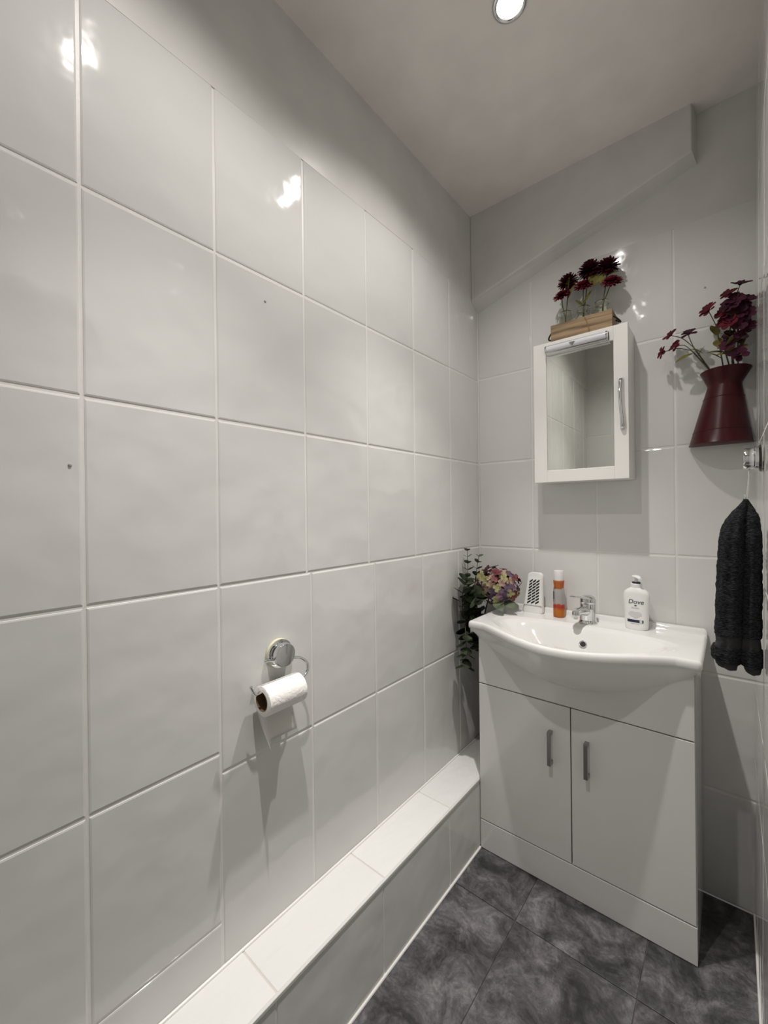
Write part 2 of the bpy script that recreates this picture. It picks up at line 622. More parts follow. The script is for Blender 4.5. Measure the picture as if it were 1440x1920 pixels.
# --- back wall
wb = obj('wall_back', B(-0.1, W + 0.1, YB + G, YB + 0.1, 0.0, ZC), M['grout'])
tag(wb, 'back wall of large glossy white tiles behind the washbasin', 'wall', kind='structure')
P_B = lambda u, v: (u, YB, v)
tile_grid(wb, [0.0, 0.235, 0.4715, 0.708, W + 0.024], [0.0, 0.340, 0.703, 1.0706, 1.431, 1.797, ZT], P_B, (1, 0, 0), (0, 0, 1), M['tile'], 'wall')
obj('plaster', B(0.0, W + 0.024, YB - 0.00015, YB + 0.09, ZT - 0.0068, ZC), M['plaster'], wb)
obj('screw_plug', lathe(bmesh.new(), [(0.003, 0.003), (0.003, 0.0), (0.0022, -0.002), (0.0001, -0.0024)], (0.789, YB, 1.925), 12, 'y'), M['ink'], wb)

# --- right wall with the doorway the camera stands in
bm = bmesh.new()
box(bm, W + G, W + 0.1, DOOR1, YB + 0.1, 0.0, ZC)
box(bm, W + G, W + 0.1, YR - 0.1, DOOR0, 0.0, ZC)
box(bm, W + G, W + 0.1, DOOR0, DOOR1, DOORZ, ZC)
wr = obj('wall_right', bm, M['grout'])
tag(wr, 'right wall of large glossy white tiles seen edge-on', 'wall', kind='structure')
P_R = lambda u, v: (W, u, v)
UR, VR = (0, 1, 0), (0, 0, -1)
rc = [0.53, 0.757, 1.0, 1.243, 1.486, YB]
tile_grid(wr, rc, [0.0, 0.475, 0.69, 1.05, 1.397, 1.757, 2.117, ZC], P_R, UR, VR, M['tile'], 'wall')
tile_grid(wr, [DOOR0 - 0.001, 0.05, 0.29, 0.53], [2.117, ZC], P_R, UR, VR, M['tile'], 'wall')
tile_grid(wr, [YR, DOOR0 - 0.001], [0.0, 0.475, 0.69, 1.05, 1.397, 1.757, 2.117, ZC], P_R, UR, VR, M['tile'], 'wall')

bm = bmesh.new()
box(bm, W - 0.014, W + 0.114, DOOR1 - 0.02, DOOR1 + 0.0, 0.0, DOORZ, 0.002)
box(bm, W - 0.014, W + 0.114, DOOR0, DOOR0 + 0.02, 0.0, DOORZ, 0.002)
box(bm, W - 0.014, W + 0.114, DOOR0, DOOR1, DOORZ - 0.02, DOORZ + 0.0, 0.002)
d1 = obj('door_1', bm, M['white'])
tag(d1, 'white painted frame of the open doorway', 'door frame', kind='structure')
for y0, y1, z0, z1 in ((DOOR1 - 0.005, DOOR1 + 0.06, 0.0, DOORZ + 0.06), (DOOR0 - 0.055, DOOR0 + 0.005, 0.0, DOORZ + 0.06), (DOOR0 + 0.005, DOOR1 - 0.005, DOORZ - 0.005, DOORZ + 0.06)):
    obj('architrave', B(W - 0.014, W + 0.0, y0, y1, z0, z1, 0.003), M['white'], d1)

for o_ in (wr, d1):
    o_.matrix_world = Matrix.Translation((W, 0, 0)) @ Matrix.Rotation(LEAN, 4, 'Y') @ Matrix.Translation((-W, 0, 0))

# --- rear wall and the passage outside the doorway
wre = obj('wall_rear', B(-0.1, W + 0.1, YR - 0.1, YR - G, 0.0, ZC), M['grout'])
tag(wre, 'tiled wall behind the camera seen only in the mirror', 'wall', kind='structure')
tile_grid(wre, [0.0, 0.17, 0.411, 0.651, W + 0.024], [0.0, 0.34, 0.7, 1.06, 1.42, 1.78, ZT], lambda u, v: (u, YR, v), (1, 0, 0), (0, 0, -1), M['tile'], 'wall')
obj('plaster', B(0.0, W + 0.024, YR - 0.09, YR, ZT, ZC), M['plaster'], wre)
bm = bmesh.new()
box(bm, 1.85, 1.95, YR - 0.5, YB, 0.0, ZC)
box(bm, W + 0.1, 1.95, YR - 0.6, YR - 0.5, 0.0, ZC)
box(bm, W + 0.1, 1.95, YB, YB + 0.1, 0.0, ZC)
wh = obj('wall_hall', bm, M['plaster'])
tag(wh, 'plain painted walls of the passage outside the doorway', 'wall', kind='structure')

# --- tapering boxing between back wall and ceiling
bm = bmesh.new()
YS = 1.6087
prof = [(0.0, 2.122), (0.762, 2.336), (0.762, ZC), (0.0, ZC)]
back = [(0.0, 2.088), (0.772, 2.322), (0.772, ZC), (0.0, ZC)]
loft(bm, [[Vector((x, YS, z)) for x, z in prof], [Vector((x, YB + 0.0, z)) for x, z in back]])
bmesh.ops.bevel(bm, geom=[e for e in bm.edges if all(v.co.y < YS + 0.001 for v in e.verts) and min(v.co.z for v in e.verts) < ZC - 0.01],
                offset=0.004, segments=2, affect='EDGES', profile=0.5)
t1 = obj('trim_1', bm, M['plaster'])
tag(t1, 'white painted boxing with sloping underside where back wall meets ceiling', 'boxing', kind='structure')

# --- tiled ledge along the left wall
XL, ZL = 0.1355, 0.25
lb = bmesh.new()
box(lb, -0.0, XL - G, YR, YB, 0.0, ZL - G)
led = obj('trim_2', lb, M['ledge_grout'])
tag(led, 'low white tiled pipe boxing ledge along the left wall', 'ledge', kind='structure')
obj('front_grout', B(XL - 0.012, XL - G + 0.0004, YR, YB - 0.001, 0.0, ZL - 0.009), M['grout'], led)
lc = [YR, -0.18, 0.16, 0.5, 0.8425, 1.179, YB]
tile_grid(led, [0.0, XL - 0.004], lc, lambda u, v: (u, v, ZL), (1, 0, 0), (0, 1, 0), M['ledge_tile'], 'ledge', gap=0.003, tilt=0.0015, bev=0.0025)
tile_grid(led, [YR, -0.18, 0.16, 0.495, 0.831, 1.167, YB], [0.004, ZL - 0.007], lambda u, v: (XL, u, v), (0, 1, 0), (0, 0, 1), M['tile'], 'wall', gap=0.003, tilt=0.001, bev=0.0025)
obj('edge_trim', B(XL - 0.006, XL + 0.002, YR, YV, ZL - 0.008, ZL + 0.001, 0.0015), M['vanity'], led)
obj('silicone_bead', tube(bmesh.new(), [(XL + 0.001, YR, 0.001), (XL + 0.001, YV - 0.002, 0.001)], 0.0045, 8), M['silicone'], led)
obj('wall_bead', tube(bmesh.new(), [(0.002, YR, ZL + 0.001), (0.002, YB, ZL + 0.001)], 0.0035, 8), M['silicone'], led)
obj('corner_bead', tube(bmesh.new(), [(0.0, YB, ZL), (0.0, YB, ZT)], 0.003, 6), M['grout'], wb)
obj('floor_bead', tube(bmesh.new(), [(W, DOOR1 + 0.06, 0.0), (W, YB, 0.0)], 0.003, 6), M['silicone'], floor)


# ================================================================== DOWNLIGHTS
def downlight(x, y, label):
    t = thing('ceiling_downlight', label, 'ceiling light', (x, y, ZC), 'recessed ceiling downlights')
    obj('bezel', lathe(bmesh.new(), [(0.031, -0.0005), (0.031, -0.004), (0.033, -0.0065), (0.038, -0.0065), (0.042, -0.004), (0.043, 0.0)], (x, y, ZC), 40, cap=False),
        M['chrome'], t, smooth=True)
    obj('lens', lathe(bmesh.new(), [(0.031, -0.0012), (0.024, -0.0022), (0.012, -0.0028), (0.0005, -0.003)], (x, y, ZC), 32, cap=False), M['lens'], t, smooth=True)
    for nm, watts, cone, blend in BEAMS:
        ld = bpy.data.lights.new(nm, 'SPOT')
        ld.energy = watts
        ld.color = LIGHT_RGB
        ld.spot_size = cone
        ld.spot_blend = blend
        ld.shadow_soft_size = 0.016
        lo = bpy.data.objects.new(nm, ld)
        COL.objects.link(lo)
        lo.parent = t
        lo.location = (0, 0, -0.03)
    return t


downlight(0.437, 0.998, 'lit round chrome ceiling downlight nearest the washbasin')
downlight(0.45, 0.33, 'lit round ceiling downlight above the middle of the room, out of frame')


# ================================================================== VANITY UNIT
VX0, VX1 = 0.1378, 0.7700
van = thing('vanity_unit', 'white gloss two-door vanity cabinet under the washbasin', 'cabinet', (0.454, 1.52, 0.0))
bm = bmesh.new()
box(bm, VX0, VX0 + 0.016, YV + 0.0195, YB - 0.004, 0.001, 0.772)
box(bm, VX1 - 0.016, VX1, YV + 0.0195, YB - 0.004, 0.001, 0.772)
box(bm, VX0 + 0.016, VX1 - 0.016, YV + 0.03, YB - 0.004, 0.10, 0.116)
box(bm, VX0 + 0.016, VX1 - 0.016, YB - 0.012, YB - 0.004, 0.1, 0.772)
obj('body', bm, M['vanity'], van)
obj('gap_shade_sheet', B(VX0 + 0.016, VX1 - 0.016, YV + 0.0195, YV + 0.03, 0.002, 0.70), M['gap'], van)  # added dark sheet behind the fronts, paints the shade seen through the gaps
obj('fixed_panel', B(VX0, VX1 - 0.002, YV, YV + 0.018, 0.6025, 0.781, 0.0015), M['vanity'], van)
obj('plinth', B(VX0, VX1, YV, YV + 0.018, 0.0015, 0.104, 0.0015), M['vanity'], van)


def bar_handle(parent, x):
    bm = bmesh.new()
    z0, z1, y0 = 0.404, 0.512, YV - 0.024
    box(bm, x - 0.006, x + 0.006, y0, y0 + 0.007, z0, z1, 0.001)
    box(bm, x - 0.006, x + 0.006, y0 + 0.004, YV + 0.0005, z0, z0 + 0.012, 0.001)
    box(bm, x - 0.006, x + 0.006, y0 + 0.004, YV + 0.0005, z1 - 0.012, z1, 0.001)
    o = obj('handle', bm, M['steel'], parent)
    o['label'] = 'brushed steel bar handle'


for x0, x1, hx in ((VX0, 0.4515, 0.392), (0.4545, VX1 - 0.002, 0.5015)):
    d = obj('door', B(x0, x1, YV, YV + 0.018, 0.1075, 0.599, 0.0015), M['vanity'], van)
    bar_handle(d, hx)

# ================================================================== WASHBASIN
BX0, BX1, BZ = 0.107, 0.787, 0.826
BC = 0.4455


def front_y(x):
    s = abs(x - BC)
    c = max(0.0, math.cos(PI / 2 * min(1.0, s / 0.285)))
    return 1.352 - 0.126 * (c ** 1.25)


def apron_z(x):
    s = abs(x - BC)
    c = max(0.0, math.cos(PI / 2 * min(1.0, s / 0.325)))
    return BZ - 0.046 - 0.118 * (c ** 0.9)


basin = thing('washbasin', 'white ceramic washbasin with bowed front set on the vanity', 'washbasin', (BC, 1.52, 0.78))
NX, NY = 150, 110
YBK = YB - 0.002
INS = 0.008


def basin_top(x, y, yf):
    # bowl: egg-shaped recess following the bowed front; deck at the back and sides; upstand by the wall
    s = (x - BC) / 0.262
    ymid = (yf + 0.020 + 1.535) / 2
    half = max(0.03, (1.535 - yf - 0.020) / 2)
    t = (y - ymid) / half
    # keep the sides rounded
    rr = (abs(s) ** 2.6 + abs(t) ** 2.6) ** (1 / 2.6)
    z = BZ
    z -= 0.118 * smoothstep(1.0, 0.30, rr) ** 0.8
    z -= 0.004 * smoothstep(1.10, 1.0, rr)
    z += 0.019 * smoothstep(YBK - 0.030, YBK - 0.018, y)
    # raised lip round the deck edge
    return z


bm = bmesh.new()
grid = []
for i in range(NX + 1):
    x = BX0 + INS + (BX1 - BX0 - 2 * INS) * i / NX
    yf = front_y(x)
    col = []
    for j in range(NY + 1):
        y = yf + INS + (YBK - 0.003 - yf - INS) * j / NY
        col.append(bm.verts.new((x, y, basin_top(x, y, yf))))
    grid.append(col)
for i in range(NX):
    for j in range(NY):
        bm.faces.new((grid[i][j], grid[i + 1][j], grid[i + 1][j + 1], grid[i][j + 1]))
# perimeter, anticlockwise from the front left corner
per = [(grid[i][0], 'f') for i in range(NX + 1)] + [(grid[NX][j], 'r') for j in range(1, NY)] + \
      [(grid[i][NY], 'b') for i in range(NX, -1, -1)] + [(grid[0][j], 'l') for j in range(NY - 1, 0, -1)]
steps = [(0.35, 0.0010), (0.7, 0.0035), (0.93, 0.0075), (1.0, 0.012), (1.0, 0.019), (0.85, 0.0235), (0.4, 0.0260)]
prev = [v for v, _ in per]
nper = len(per)
for out, dz in steps:
    ring = []
    for k, (v, side) in enumerate(per):
        p0, p1 = per[(k - 1) % nper][0].co, per[(k + 1) % nper][0].co
        tdir = Vector((p1.x - p0.x, p1.y - p0.y, 0)).normalized()
        nrm = Vector((tdir.y, -tdir.x, 0))
        if side == 'b':
            nrm = Vector((0, 0.35, 0))
        q = v.co + nrm * INS * out
        q.z = v.co.z - dz
        ring.append(bm.verts.new(q))
    for k in range(nper):
        bm.faces.new((prev[k], prev[(k + 1) % nper], ring[(k + 1) % nper], ring[k]))
    prev = ring
NA = 9
base_ring = [v.co.copy() for v in prev]
for a in range(1, NA + 1):
    k_ = a / NA * PI / 2
    ring = []
    for k, (v, side) in enumerate(per):
        p = base_ring[k].copy()
        if side == 'f':
            zb = apron_z(p.x)
            yt = YV + 0.001
            kk = a / NA
            if p.y < yt:
                p.y += (yt - p.y) * (0.7 * kk + 0.3 * (1 - math.cos(k_)))
            p.z -= (p.z - zb) * (0.7 * kk + 0.3 * math.sin(k_))
        else:
            p.z -= 0.020 * math.sin(k_)
        ring.append(bm.verts.new(p))
    for k in range(nper):
        bm.faces.new((prev[k], prev[(k + 1) % nper], ring[(k + 1) % nper], ring[k]))
    prev = ring
obj('basin_body', bm, M['ceramic'], basin, smooth=True)
# overflow ring on the back slope of the bowl
ox, oy = 0.4615, 1.496
oz = basin_top(ox, oy, front_y(ox))
oc = Vector((ox, oy, oz))
dzy = (basin_top(ox, oy + 0.006, front_y(ox)) - basin_top(ox, oy - 0.006, front_y(ox))) / 0.012
on = Vector((0.0, -dzy, 1.0)).normalized()
ou, ov = frame_axes(on)


def ring_disc(c, n, prof, seg=24):
    u, v = frame_axes(n)
    bm = bmesh.new()
    loft(bm, [[c + (u * math.cos(2 * PI * k / seg) + v * math.sin(2 * PI * k / seg)) * r + n * h for k in range(seg)] for r, h in prof])
    return bm


OVER = (oc, on)
o = obj('overflow_ring', ring_disc(oc, on, [(0.0125, -0.004), (0.0125, 0.003), (0.0115, 0.0042), (0.009, 0.0036), (0.008, 0.001), (0.008, -0.002)]), M['chrome'], basin, smooth=True)
obj('overflow_hole', ring_disc(oc, on, [(0.0083, -0.002), (0.0083, 0.0016)]), M['black'], o)
wz = basin_top(BC, 1.40, front_y(BC)) + 0.001
obj('waste_plug', lathe(bmesh.new(), [(0.022, -0.004), (0.022, 0.003), (0.018, 0.005), (0.0005, 0.006)], (BC, 1.40, wz), 28), M['chrome'], basin, smooth=True)

# ================================================================== MIXER TAP
TX, TY = 0.4555, 1.588
tap = thing('mixer_tap', 'chrome single-lever mixer tap on the washbasin deck', 'tap', (TX, TY, BZ))
obj('body', lathe(bmesh.new(), [(0.031, 0.0005), (0.031, 0.003), (0.0275, 0.006), (0.0265, 0.012), (0.0255, 0.05), (0.0255, 0.066), (0.0235, 0.0685)], (TX, TY, BZ), 36), M['chrome'], tap, smooth=True, angle=0.7)
sp = bez([(TX, TY - 0.005, BZ + 0.040), (TX - 0.006, TY - 0.035, BZ + 0.047), (TX - 0.014, TY - 0.066, BZ + 0.050), (TX - 0.018, TY - 0.084, BZ + 0.048)], 5)
s_ = obj('spout', tube(bmesh.new(), sp, [0.017 - 0.004 * i / (len(sp) - 1) for i in range(len(sp))], 20), M['chrome'], tap, smooth=True, angle=0.9)
obj('aerator', lathe(bmesh.new(), [(0.011, -0.018), (0.0125, -0.016), (0.0125, 0.004), (0.010, 0.008)], (TX - 0.0175, TY - 0.082, BZ + 0.045), 20), M['chrome'], s_, smooth=True, angle=0.7)
# cartridge dome and the lever that rises towards the front
obj('cap', lathe(bmesh.new(), [(0.0255, 0.069), (0.026, 0.074), (0.0255, 0.083), (0.021, 0.092), (0.012, 0.097), (0.0005, 0.098)], (TX, TY, BZ), 32), M['chrome'], tap, smooth=True)
rings = []
for k in range(9):
    q = k / 8
    y = TY + 0.020 - 0.125 * q
    x = TX - 0.022 * q
    z = BZ + 0.083 + 0.024 * q - 0.010 * math.sin(q * PI) * 0.2
    wd = 0.022 * (1 - 0.35 * q) if k < 8 else 0.010
    th = 0.013 * (1 - 0.72 * q)
    rings.append([Vector((x - wd, y, z - th * 0.4)), Vector((x - wd * 0.8, y, z + th * 0.45)), Vector((x, y, z + th * 0.75)), Vector((x + wd * 0.8, y, z + th * 0.45)),
                  Vector((x + wd, y, z - th * 0.4)), Vector((x, y, z - th * 0.5))])
obj('lever', loft(bmesh.new(), rings), M['chrome'], tap, smooth=True, angle=0.8)

# ================================================================== MIRROR CABINET
CX0, CX1, CZ0, CZ1, CYF = 0.290, 0.5955, 1.3265, 1.832, 1.5384
cab = thing('mirror_cabinet', 'small white wall cabinet with a mirrored door above the washbasin', 'cabinet', (0.443, 1.60, CZ0))
bm = bmesh.new()
yb0, yb1, th = CYF + 0.020, YB - 0.0015, 0.014
box(bm, CX0 + 0.002, CX0 + 0.002 + th, yb0, yb1, CZ0 + 0.002, CZ1 - 0.002)
box(bm, CX1 - 0.002 - th, CX1 - 0.002, yb0, yb1, CZ0 + 0.002, CZ1 - 0.002)
box(bm, CX0 + 0.002 + th, CX1 - 0.002 - th, yb0, yb1, CZ0 + 0.002, CZ0 + 0.002 + th)
box(bm, CX0 + 0.002 + th, CX1 - 0.002 - th, yb0, yb1, CZ1 - 0.002 - th, CZ1 - 0.002)
box(bm, CX0 + 0.002 + th, CX1 - 0.002 - th, yb1 - 0.005, yb1, CZ0 + 0.016, CZ1 - 0.016)
obj('body', bm, M['white'], cab)
MX0, MX1, MZ0, MZ1 = 0.3355, 0.5535, 1.3690, 1.7850
bm = bmesh.new()
y0, y1 = CYF, CYF + 0.018
box(bm, CX0, MX0, y0, y1, CZ0, CZ1, 0.0012)
box(bm, MX1, CX1, y0, y1, CZ0, CZ1, 0.0012)
box(bm, MX0, MX1, y0, y1, CZ0, MZ0, 0.0012)
box(bm, MX0, MX1, y0, y1, MZ1, CZ1, 0.0012)
door = obj('door', bm, M['white'], cab)
obj('mirror', B(MX0 - 0.004, MX1 + 0.004, y0 + 0.005, y0 + 0.009, MZ0 - 0.004, MZ1 + 0.004), M['mirror'], door)
hp = bez([(0.5765, CYF + 0.001, 1.650), (0.5755, CYF - 0.012, 1.643), (0.5745, CYF - 0.023, 1.605), (0.5765, CYF - 0.025, 1.57), (0.579, CYF - 0.022, 1.53), (0.579, CYF - 0.011, 1.499), (0.578, CYF + 0.001, 1.493)], 6)
nh = len(hp)
obj('handle', tube(bmesh.new(), hp, [0.0052 + 0.0022 * (abs(i / (nh - 1) - 0.5) * 2) ** 2 for i in range(nh)], 14), M['chrome'], door, smooth=True)
# strip lamp over the mirror
lx0, lx1, lz = 0.3385, 0.5400, 1.801
lamp = obj('strip_light', lathe(bmesh.new(), [(0.0001, lx0 + 0.004), (0.0125, lx0 + 0.004), (0.0125, lx1 - 0.004), (0.0001, lx1 - 0.004)], (0, CYF - 0.011, lz), 20, 'x', cap=False), M['diffuser'], cab, smooth=True, angle=0.7)
obj('lamp_backplate', B(lx0, lx1, CYF - 0.010, CYF + 0.0002, lz - 0.0155, lz + 0.0155, 0.001), M['steel'], lamp)
obj('lower_rail', B(lx0, lx1, CYF - 0.021, CYF - 0.004, lz - 0.0165, lz - 0.011, 0.001), M['chrome'], lamp)
for x in (lx0, lx1 - 0.005):
    obj('end_cap', lathe(bmesh.new(), [(0.0001, x), (0.0145, x), (0.0145, x + 0.005), (0.0001, x + 0.005)], (0, CYF - 0.011, lz), 20, 'x', cap=False), M['chrome'], lamp, smooth=True, angle=0.6)
bm = bmesh.new()
xm = (lx0 + lx1) / 2 - 0.008
loft(bm, [[Vector((xm - 0.009, y, lz + 0.004)), Vector((xm + 0.009, y, lz + 0.004)), Vector((xm, y, lz - 0.008))] for y in (CYF - 0.0255, CYF - 0.019)])
obj('switch', bm, M['steel'], lamp)

# ================================================================== PLANTER BOX, JARS AND FLOWERS ON THE CABINET
PX0, PX1, PY0, PY1, PZ0, PZ1 = 0.343, 0.545, 1.570, 1.652, CZ1 - 0.0015, 1.903
plb = thing('planter_box', 'rustic wooden planter box with black cord handles on the mirror cabinet', 'planter box', (0.445, 1.61, PZ0))
th = 0.009
obj('front_board', B(PX0, PX1, PY0, PY0 + th, PZ0, PZ1, 0.001), M['wood'], plb)
obj('back_board', B(PX0, PX1, PY1 - th, PY1, PZ0, PZ1, 0.001), M['wood'], plb)
for x in (PX0 + 0.0005, PX1 - th - 0.0005):
    obj('end_board', B(x, x + th, PY0 + th, PY1 - th, PZ0, PZ1, 0.001), M['wood'], plb)
obj('base_board', B(PX0 + th, PX1 - th, PY0 + th, PY1 - th, PZ0, PZ0 + 0.008), M['wood'], plb)
for x, s in ((PX0, -1), (PX1, 1)):
    yc_ = (PY0 + PY1) / 2 - 0.004
    pts = [(x + s * (0.001 + 0.017 * math.sin(a)), yc_ - 0.020 * math.cos(a), PZ0 + 0.052 - 0.016 * math.sin(a)) for a in [PI * k / 12 for k in range(13)]]
    obj('cord_handle', tube(bmesh.new(), pts, 0.0028, 8), M['rope'], plb, smooth=True)
bm = bmesh.new()
zc_ = (PZ0 + PZ1) / 2 + 0.004
xk = PX0 + 0.126
tube(bm, bez([(xk - 0.010, PY0 - 0.0012, PZ1 - 0.003), (xk - 0.003, PY0 - 0.002, zc_ + 0.012), (xk, PY0 - 0.003, zc_), (xk + 0.004, PY0 - 0.002, zc_ - 0.018), (xk + 0.003, PY0 - 0.0012, PZ0 + 0.006)], 4), 0.0013, 6)
obj('twine', bm, M['twine'], plb, smooth=True)


def jar(x, y, label):
    z0 = PZ0 + 0.0085
    t = thing('glass_jar', label, 'jar', (x, y, z0), 'glass jars in the planter box')
    out = [(0.0005, 0.0), (0.024, 0.0), (0.027, 0.004), (0.0275, 0.075), (0.026, 0.085), (0.0205, 0.094), (0.0205, 0.102), (0.0235, 0.105), (0.0245, 0.109), (0.0235, 0.113)]
    inn = [(0.0215, 0.113), (0.0195, 0.106), (0.0185, 0.100), (0.0185, 0.094), (0.0243, 0.083), (0.0256, 0.074), (0.025, 0.006), (0.0005, 0.005)]
    obj('jar_body', lathe(bmesh.new(), out + inn, (x, y, z0), 32, cap=False), M['glass'], t, smooth=True)
    return t


JARS = [(0.3835, 1.611), (0.4445, 1.612), (0.5055, 1.611)]
for (x, y), l in zip(JARS, ('clear glass jar at the left end of the wooden planter box', 'clear glass jar in the middle of the wooden planter box', 'clear glass jar at the right end of the wooden planter box')):
    jar(x, y, l)


def strip_leaf(bm, base, d, up, length, width, droop=0.2, n=5, tip=1.0, fold=0.15, blunt=False):
    """a leaf or petal blade growing from base along d, face towards up"""
    d = Vector(d).normalized()
    up = Vector(up)
    side = d.cross(up)
    if side.length < 1e-4:
        side = d.cross(Vector((1, 0.3, 0.2)))
    side.normalize()
    up = side.cross(d).normalized()
    rows = []
    for k in range(n + 1):
        q = k / n
        wv = (math.sin(PI * min(1.0, q * 0.5 + 0.06 if blunt else q * 0.92 + 0.08)) ** (0.7 if blunt else 0.8)) * width / 2
        if blunt and k == n:
            wv *= 0.62
        c = Vector(base) + d * length * q - up * droop * length * q * q
        rows.append((bm.verts.new(c - side * wv + up * fold * wv), bm.verts.new(c), bm.verts.new(c + side * wv + up * fold * wv)))
    for a, b in zip(rows, rows[1:]):
        bm.faces.new((a[0], a[1], b[1], b[0]))
        bm.faces.new((a[1], a[2], b[2], b[1]))
    return bm


def mum_head(bm, c, axis, r, flat, rnd, dome=1.0):
    """chrysanthemum: layers of narrow petals round an axis"""
    axis = Vector(axis).normalized()
    u, v = frame_axes(axis)
    layers = ((-0.75, 0.86, 16), (-0.4, 0.96, 20), (-0.05, 1.0, 22), (0.3, 1.0, 20), (0.62, 0.97, 17), (0.92, 0.94, 13), (1.2, 0.92, 8), (1.5, 0.9, 4))
    if flat < 0.7:
        layers = ((-0.25, 1.0, 18), (0.05, 1.0, 19), (0.35, 0.95, 17), (0.7, 0.88, 14), (1.05, 0.8, 10), (1.4, 0.75, 5))
    for lay, (el, ln, cnt) in enumerate(layers):
        for k in range(cnt):
            a = 2 * PI * (k + 0.5 * (lay % 2)) / cnt + rnd.uniform(-0.1, 0.1)
            rad = u * math.cos(a) + v * math.sin(a)
            e = el * dome + rnd.uniform(-0.1, 0.1)
            d = rad * math.cos(e) + axis * math.sin(e) * flat
            strip_leaf(bm, c, d, axis - rad * 0.5, d.length * r * ln * rnd.uniform(0.9, 1.05), r * 0.30, 0.05, 3, blunt=True, fold=0.35)
    return bm


def mum(name, label, head, r, flat, matk, axis, jarc, seed, leaves=()):
    rnd = random.Random(seed)
    jx, jy = jarc
    foot = Vector((jx + rnd.uniform(-0.01, 0.01), jy + rnd.uniform(-0.008, 0.008), PZ0 + 0.018))
    t = thing(name, label, 'flower', foot, 'artificial chrysanthemums in the planter box jars')
    h = Vector(head)
    neck = Vector((jx + (h.x - jx) * 0.12, jy, PZ0 + 0.105))
    obj('stem', tube(bmesh.new(), bez([foot, neck, neck.lerp(h, 0.55) + Vector((rnd.uniform(-0.004, 0.004), 0, 0.004)), h], 5), 0.0019, 7), M['stem'], t, smooth=True)
    obj('flower_head', mum_head(bmesh.new(), h, axis, r, flat, rnd), M[matk], t, smooth=True)
    for (b, d, ln, wd) in leaves:
        obj('leaf', strip_leaf(bmesh.new(), b, d, (0, -0.6, 0.6), ln, wd, 0.15, 6), M['olive'], t, smooth=True)
    return t


mum('chrysanthemum', 'tall dark burgundy chrysanthemum in the left glass jar', (0.394, 1.612, 2.062), 0.038, 0.9, 'mum', (0.05, -0.65, 0.75), JARS[0], 1,
    [((0.392, 1.606, 2.030), (0.15, -0.4, 0.55), 0.045, 0.030), ((0.394, 1.606, 2.0), (0.35, -0.3, 0.5), 0.05, 0.028)])
mum('chrysanthemum', 'low crimson chrysanthemum in the left glass jar', (0.375, 1.600, 2.016), 0.033, 0.66, 'mumred', (-0.1, -0.6, 0.75), JARS[0], 2)
mum('chrysanthemum', 'tall dark burgundy chrysanthemum in the middle glass jar', (0.467, 1.613, 2.080), 0.041, 0.9, 'mum', (0.0, -0.65, 0.75), JARS[1], 3,
    [((0.474, 1.606, 2.058), (0.3, -0.25, -0.75), 0.05, 0.036)])
mum('chrysanthemum', 'low crimson chrysanthemum in the middle glass jar', (0.449, 1.600, 2.027), 0.034, 0.66, 'mumred', (0.05, -0.6, 0.75), JARS[1], 4,
    [((0.447, 1.605, 1.962), (0.55, -0.2, 0.8), 0.055, 0.016), ((0.444, 1.603, 1.958), (-0.5, -0.2, 0.65), 0.036, 0.013)])
mum('chrysanthemum', 'tall dark burgundy chrysanthemum in the right glass jar', (0.524, 1.613, 2.069), 0.040, 0.9, 'mum', (0.1, -0.6, 0.8), JARS[2], 5,
    [((0.515, 1.606, 2.055), (-0.2, -0.3, -0.8), 0.05, 0.022), ((0.53, 1.606, 2.04), (0.6, -0.3, -0.1), 0.036, 0.02)])
mum('chrysanthemum', 'low crimson chrysanthemum in the right glass jar', (0.539, 1.602, 2.009), 0.035, 0.66, 'mumred', (0.15, -0.6, 0.75), JARS[2], 6)

# ================================================================== WALL VASE WITH COSMOS
QX, QZ = 0.8225, 1.422
vase = thing('wall_vase', 'burgundy enamelled metal jug vase hung on the back wall', 'vase', (QX, YB - 0.01, QZ))
YQ = YB - 0.004
vp = [(0.0735, 0.0), (0.0750, 0.0015), (0.0738, 0.004), (0.0668, 0.041), (0.0560, 0.098), (0.0474, 0.142), (0.0402, 0.178),
      (0.0398, 0.183), (0.0420, 0.190), (0.0535, 0.215), (0.0595, 0.226)]
vi = [(0.0580, 0.226), (0.0520, 0.214), (0.0400, 0.188), (0.0380, 0.180), (0.0640, 0.044), (0.0715, 0.003)]


def half_section(r, h, n=28):
    r = r * 1.055
    # flat back against the wall, rounded front; the rim sweeps a little higher in front
    pts = []
    for k in range(n + 1):
        a = PI + PI * k / n
        pts.append(Vector((QX + 0.065 * h + r * math.cos(a), YQ - 0.002 + 1.15 * r * math.sin(a), QZ + h)))
    return pts


bm = bmesh.new()
outer = [half_section(r, h) for r, h in vp]
inner = [[Vector((p.x, min(p.y, YQ - 0.0035), p.z)) for p in half_section(r, h)] for r, h in vi]
loft(bm, outer + inner)
vb = obj('vase_body', bm, M['enamel'], vase, smooth=True, angle=0.9)
for r_, h_ in ((0.0670, 0.041), (0.0476, 0.142)):
    obj('raised_band', tube(bmesh.new(), half_section(r_, h_), 0.0011, 6), M['enamel'], vb, smooth=True)


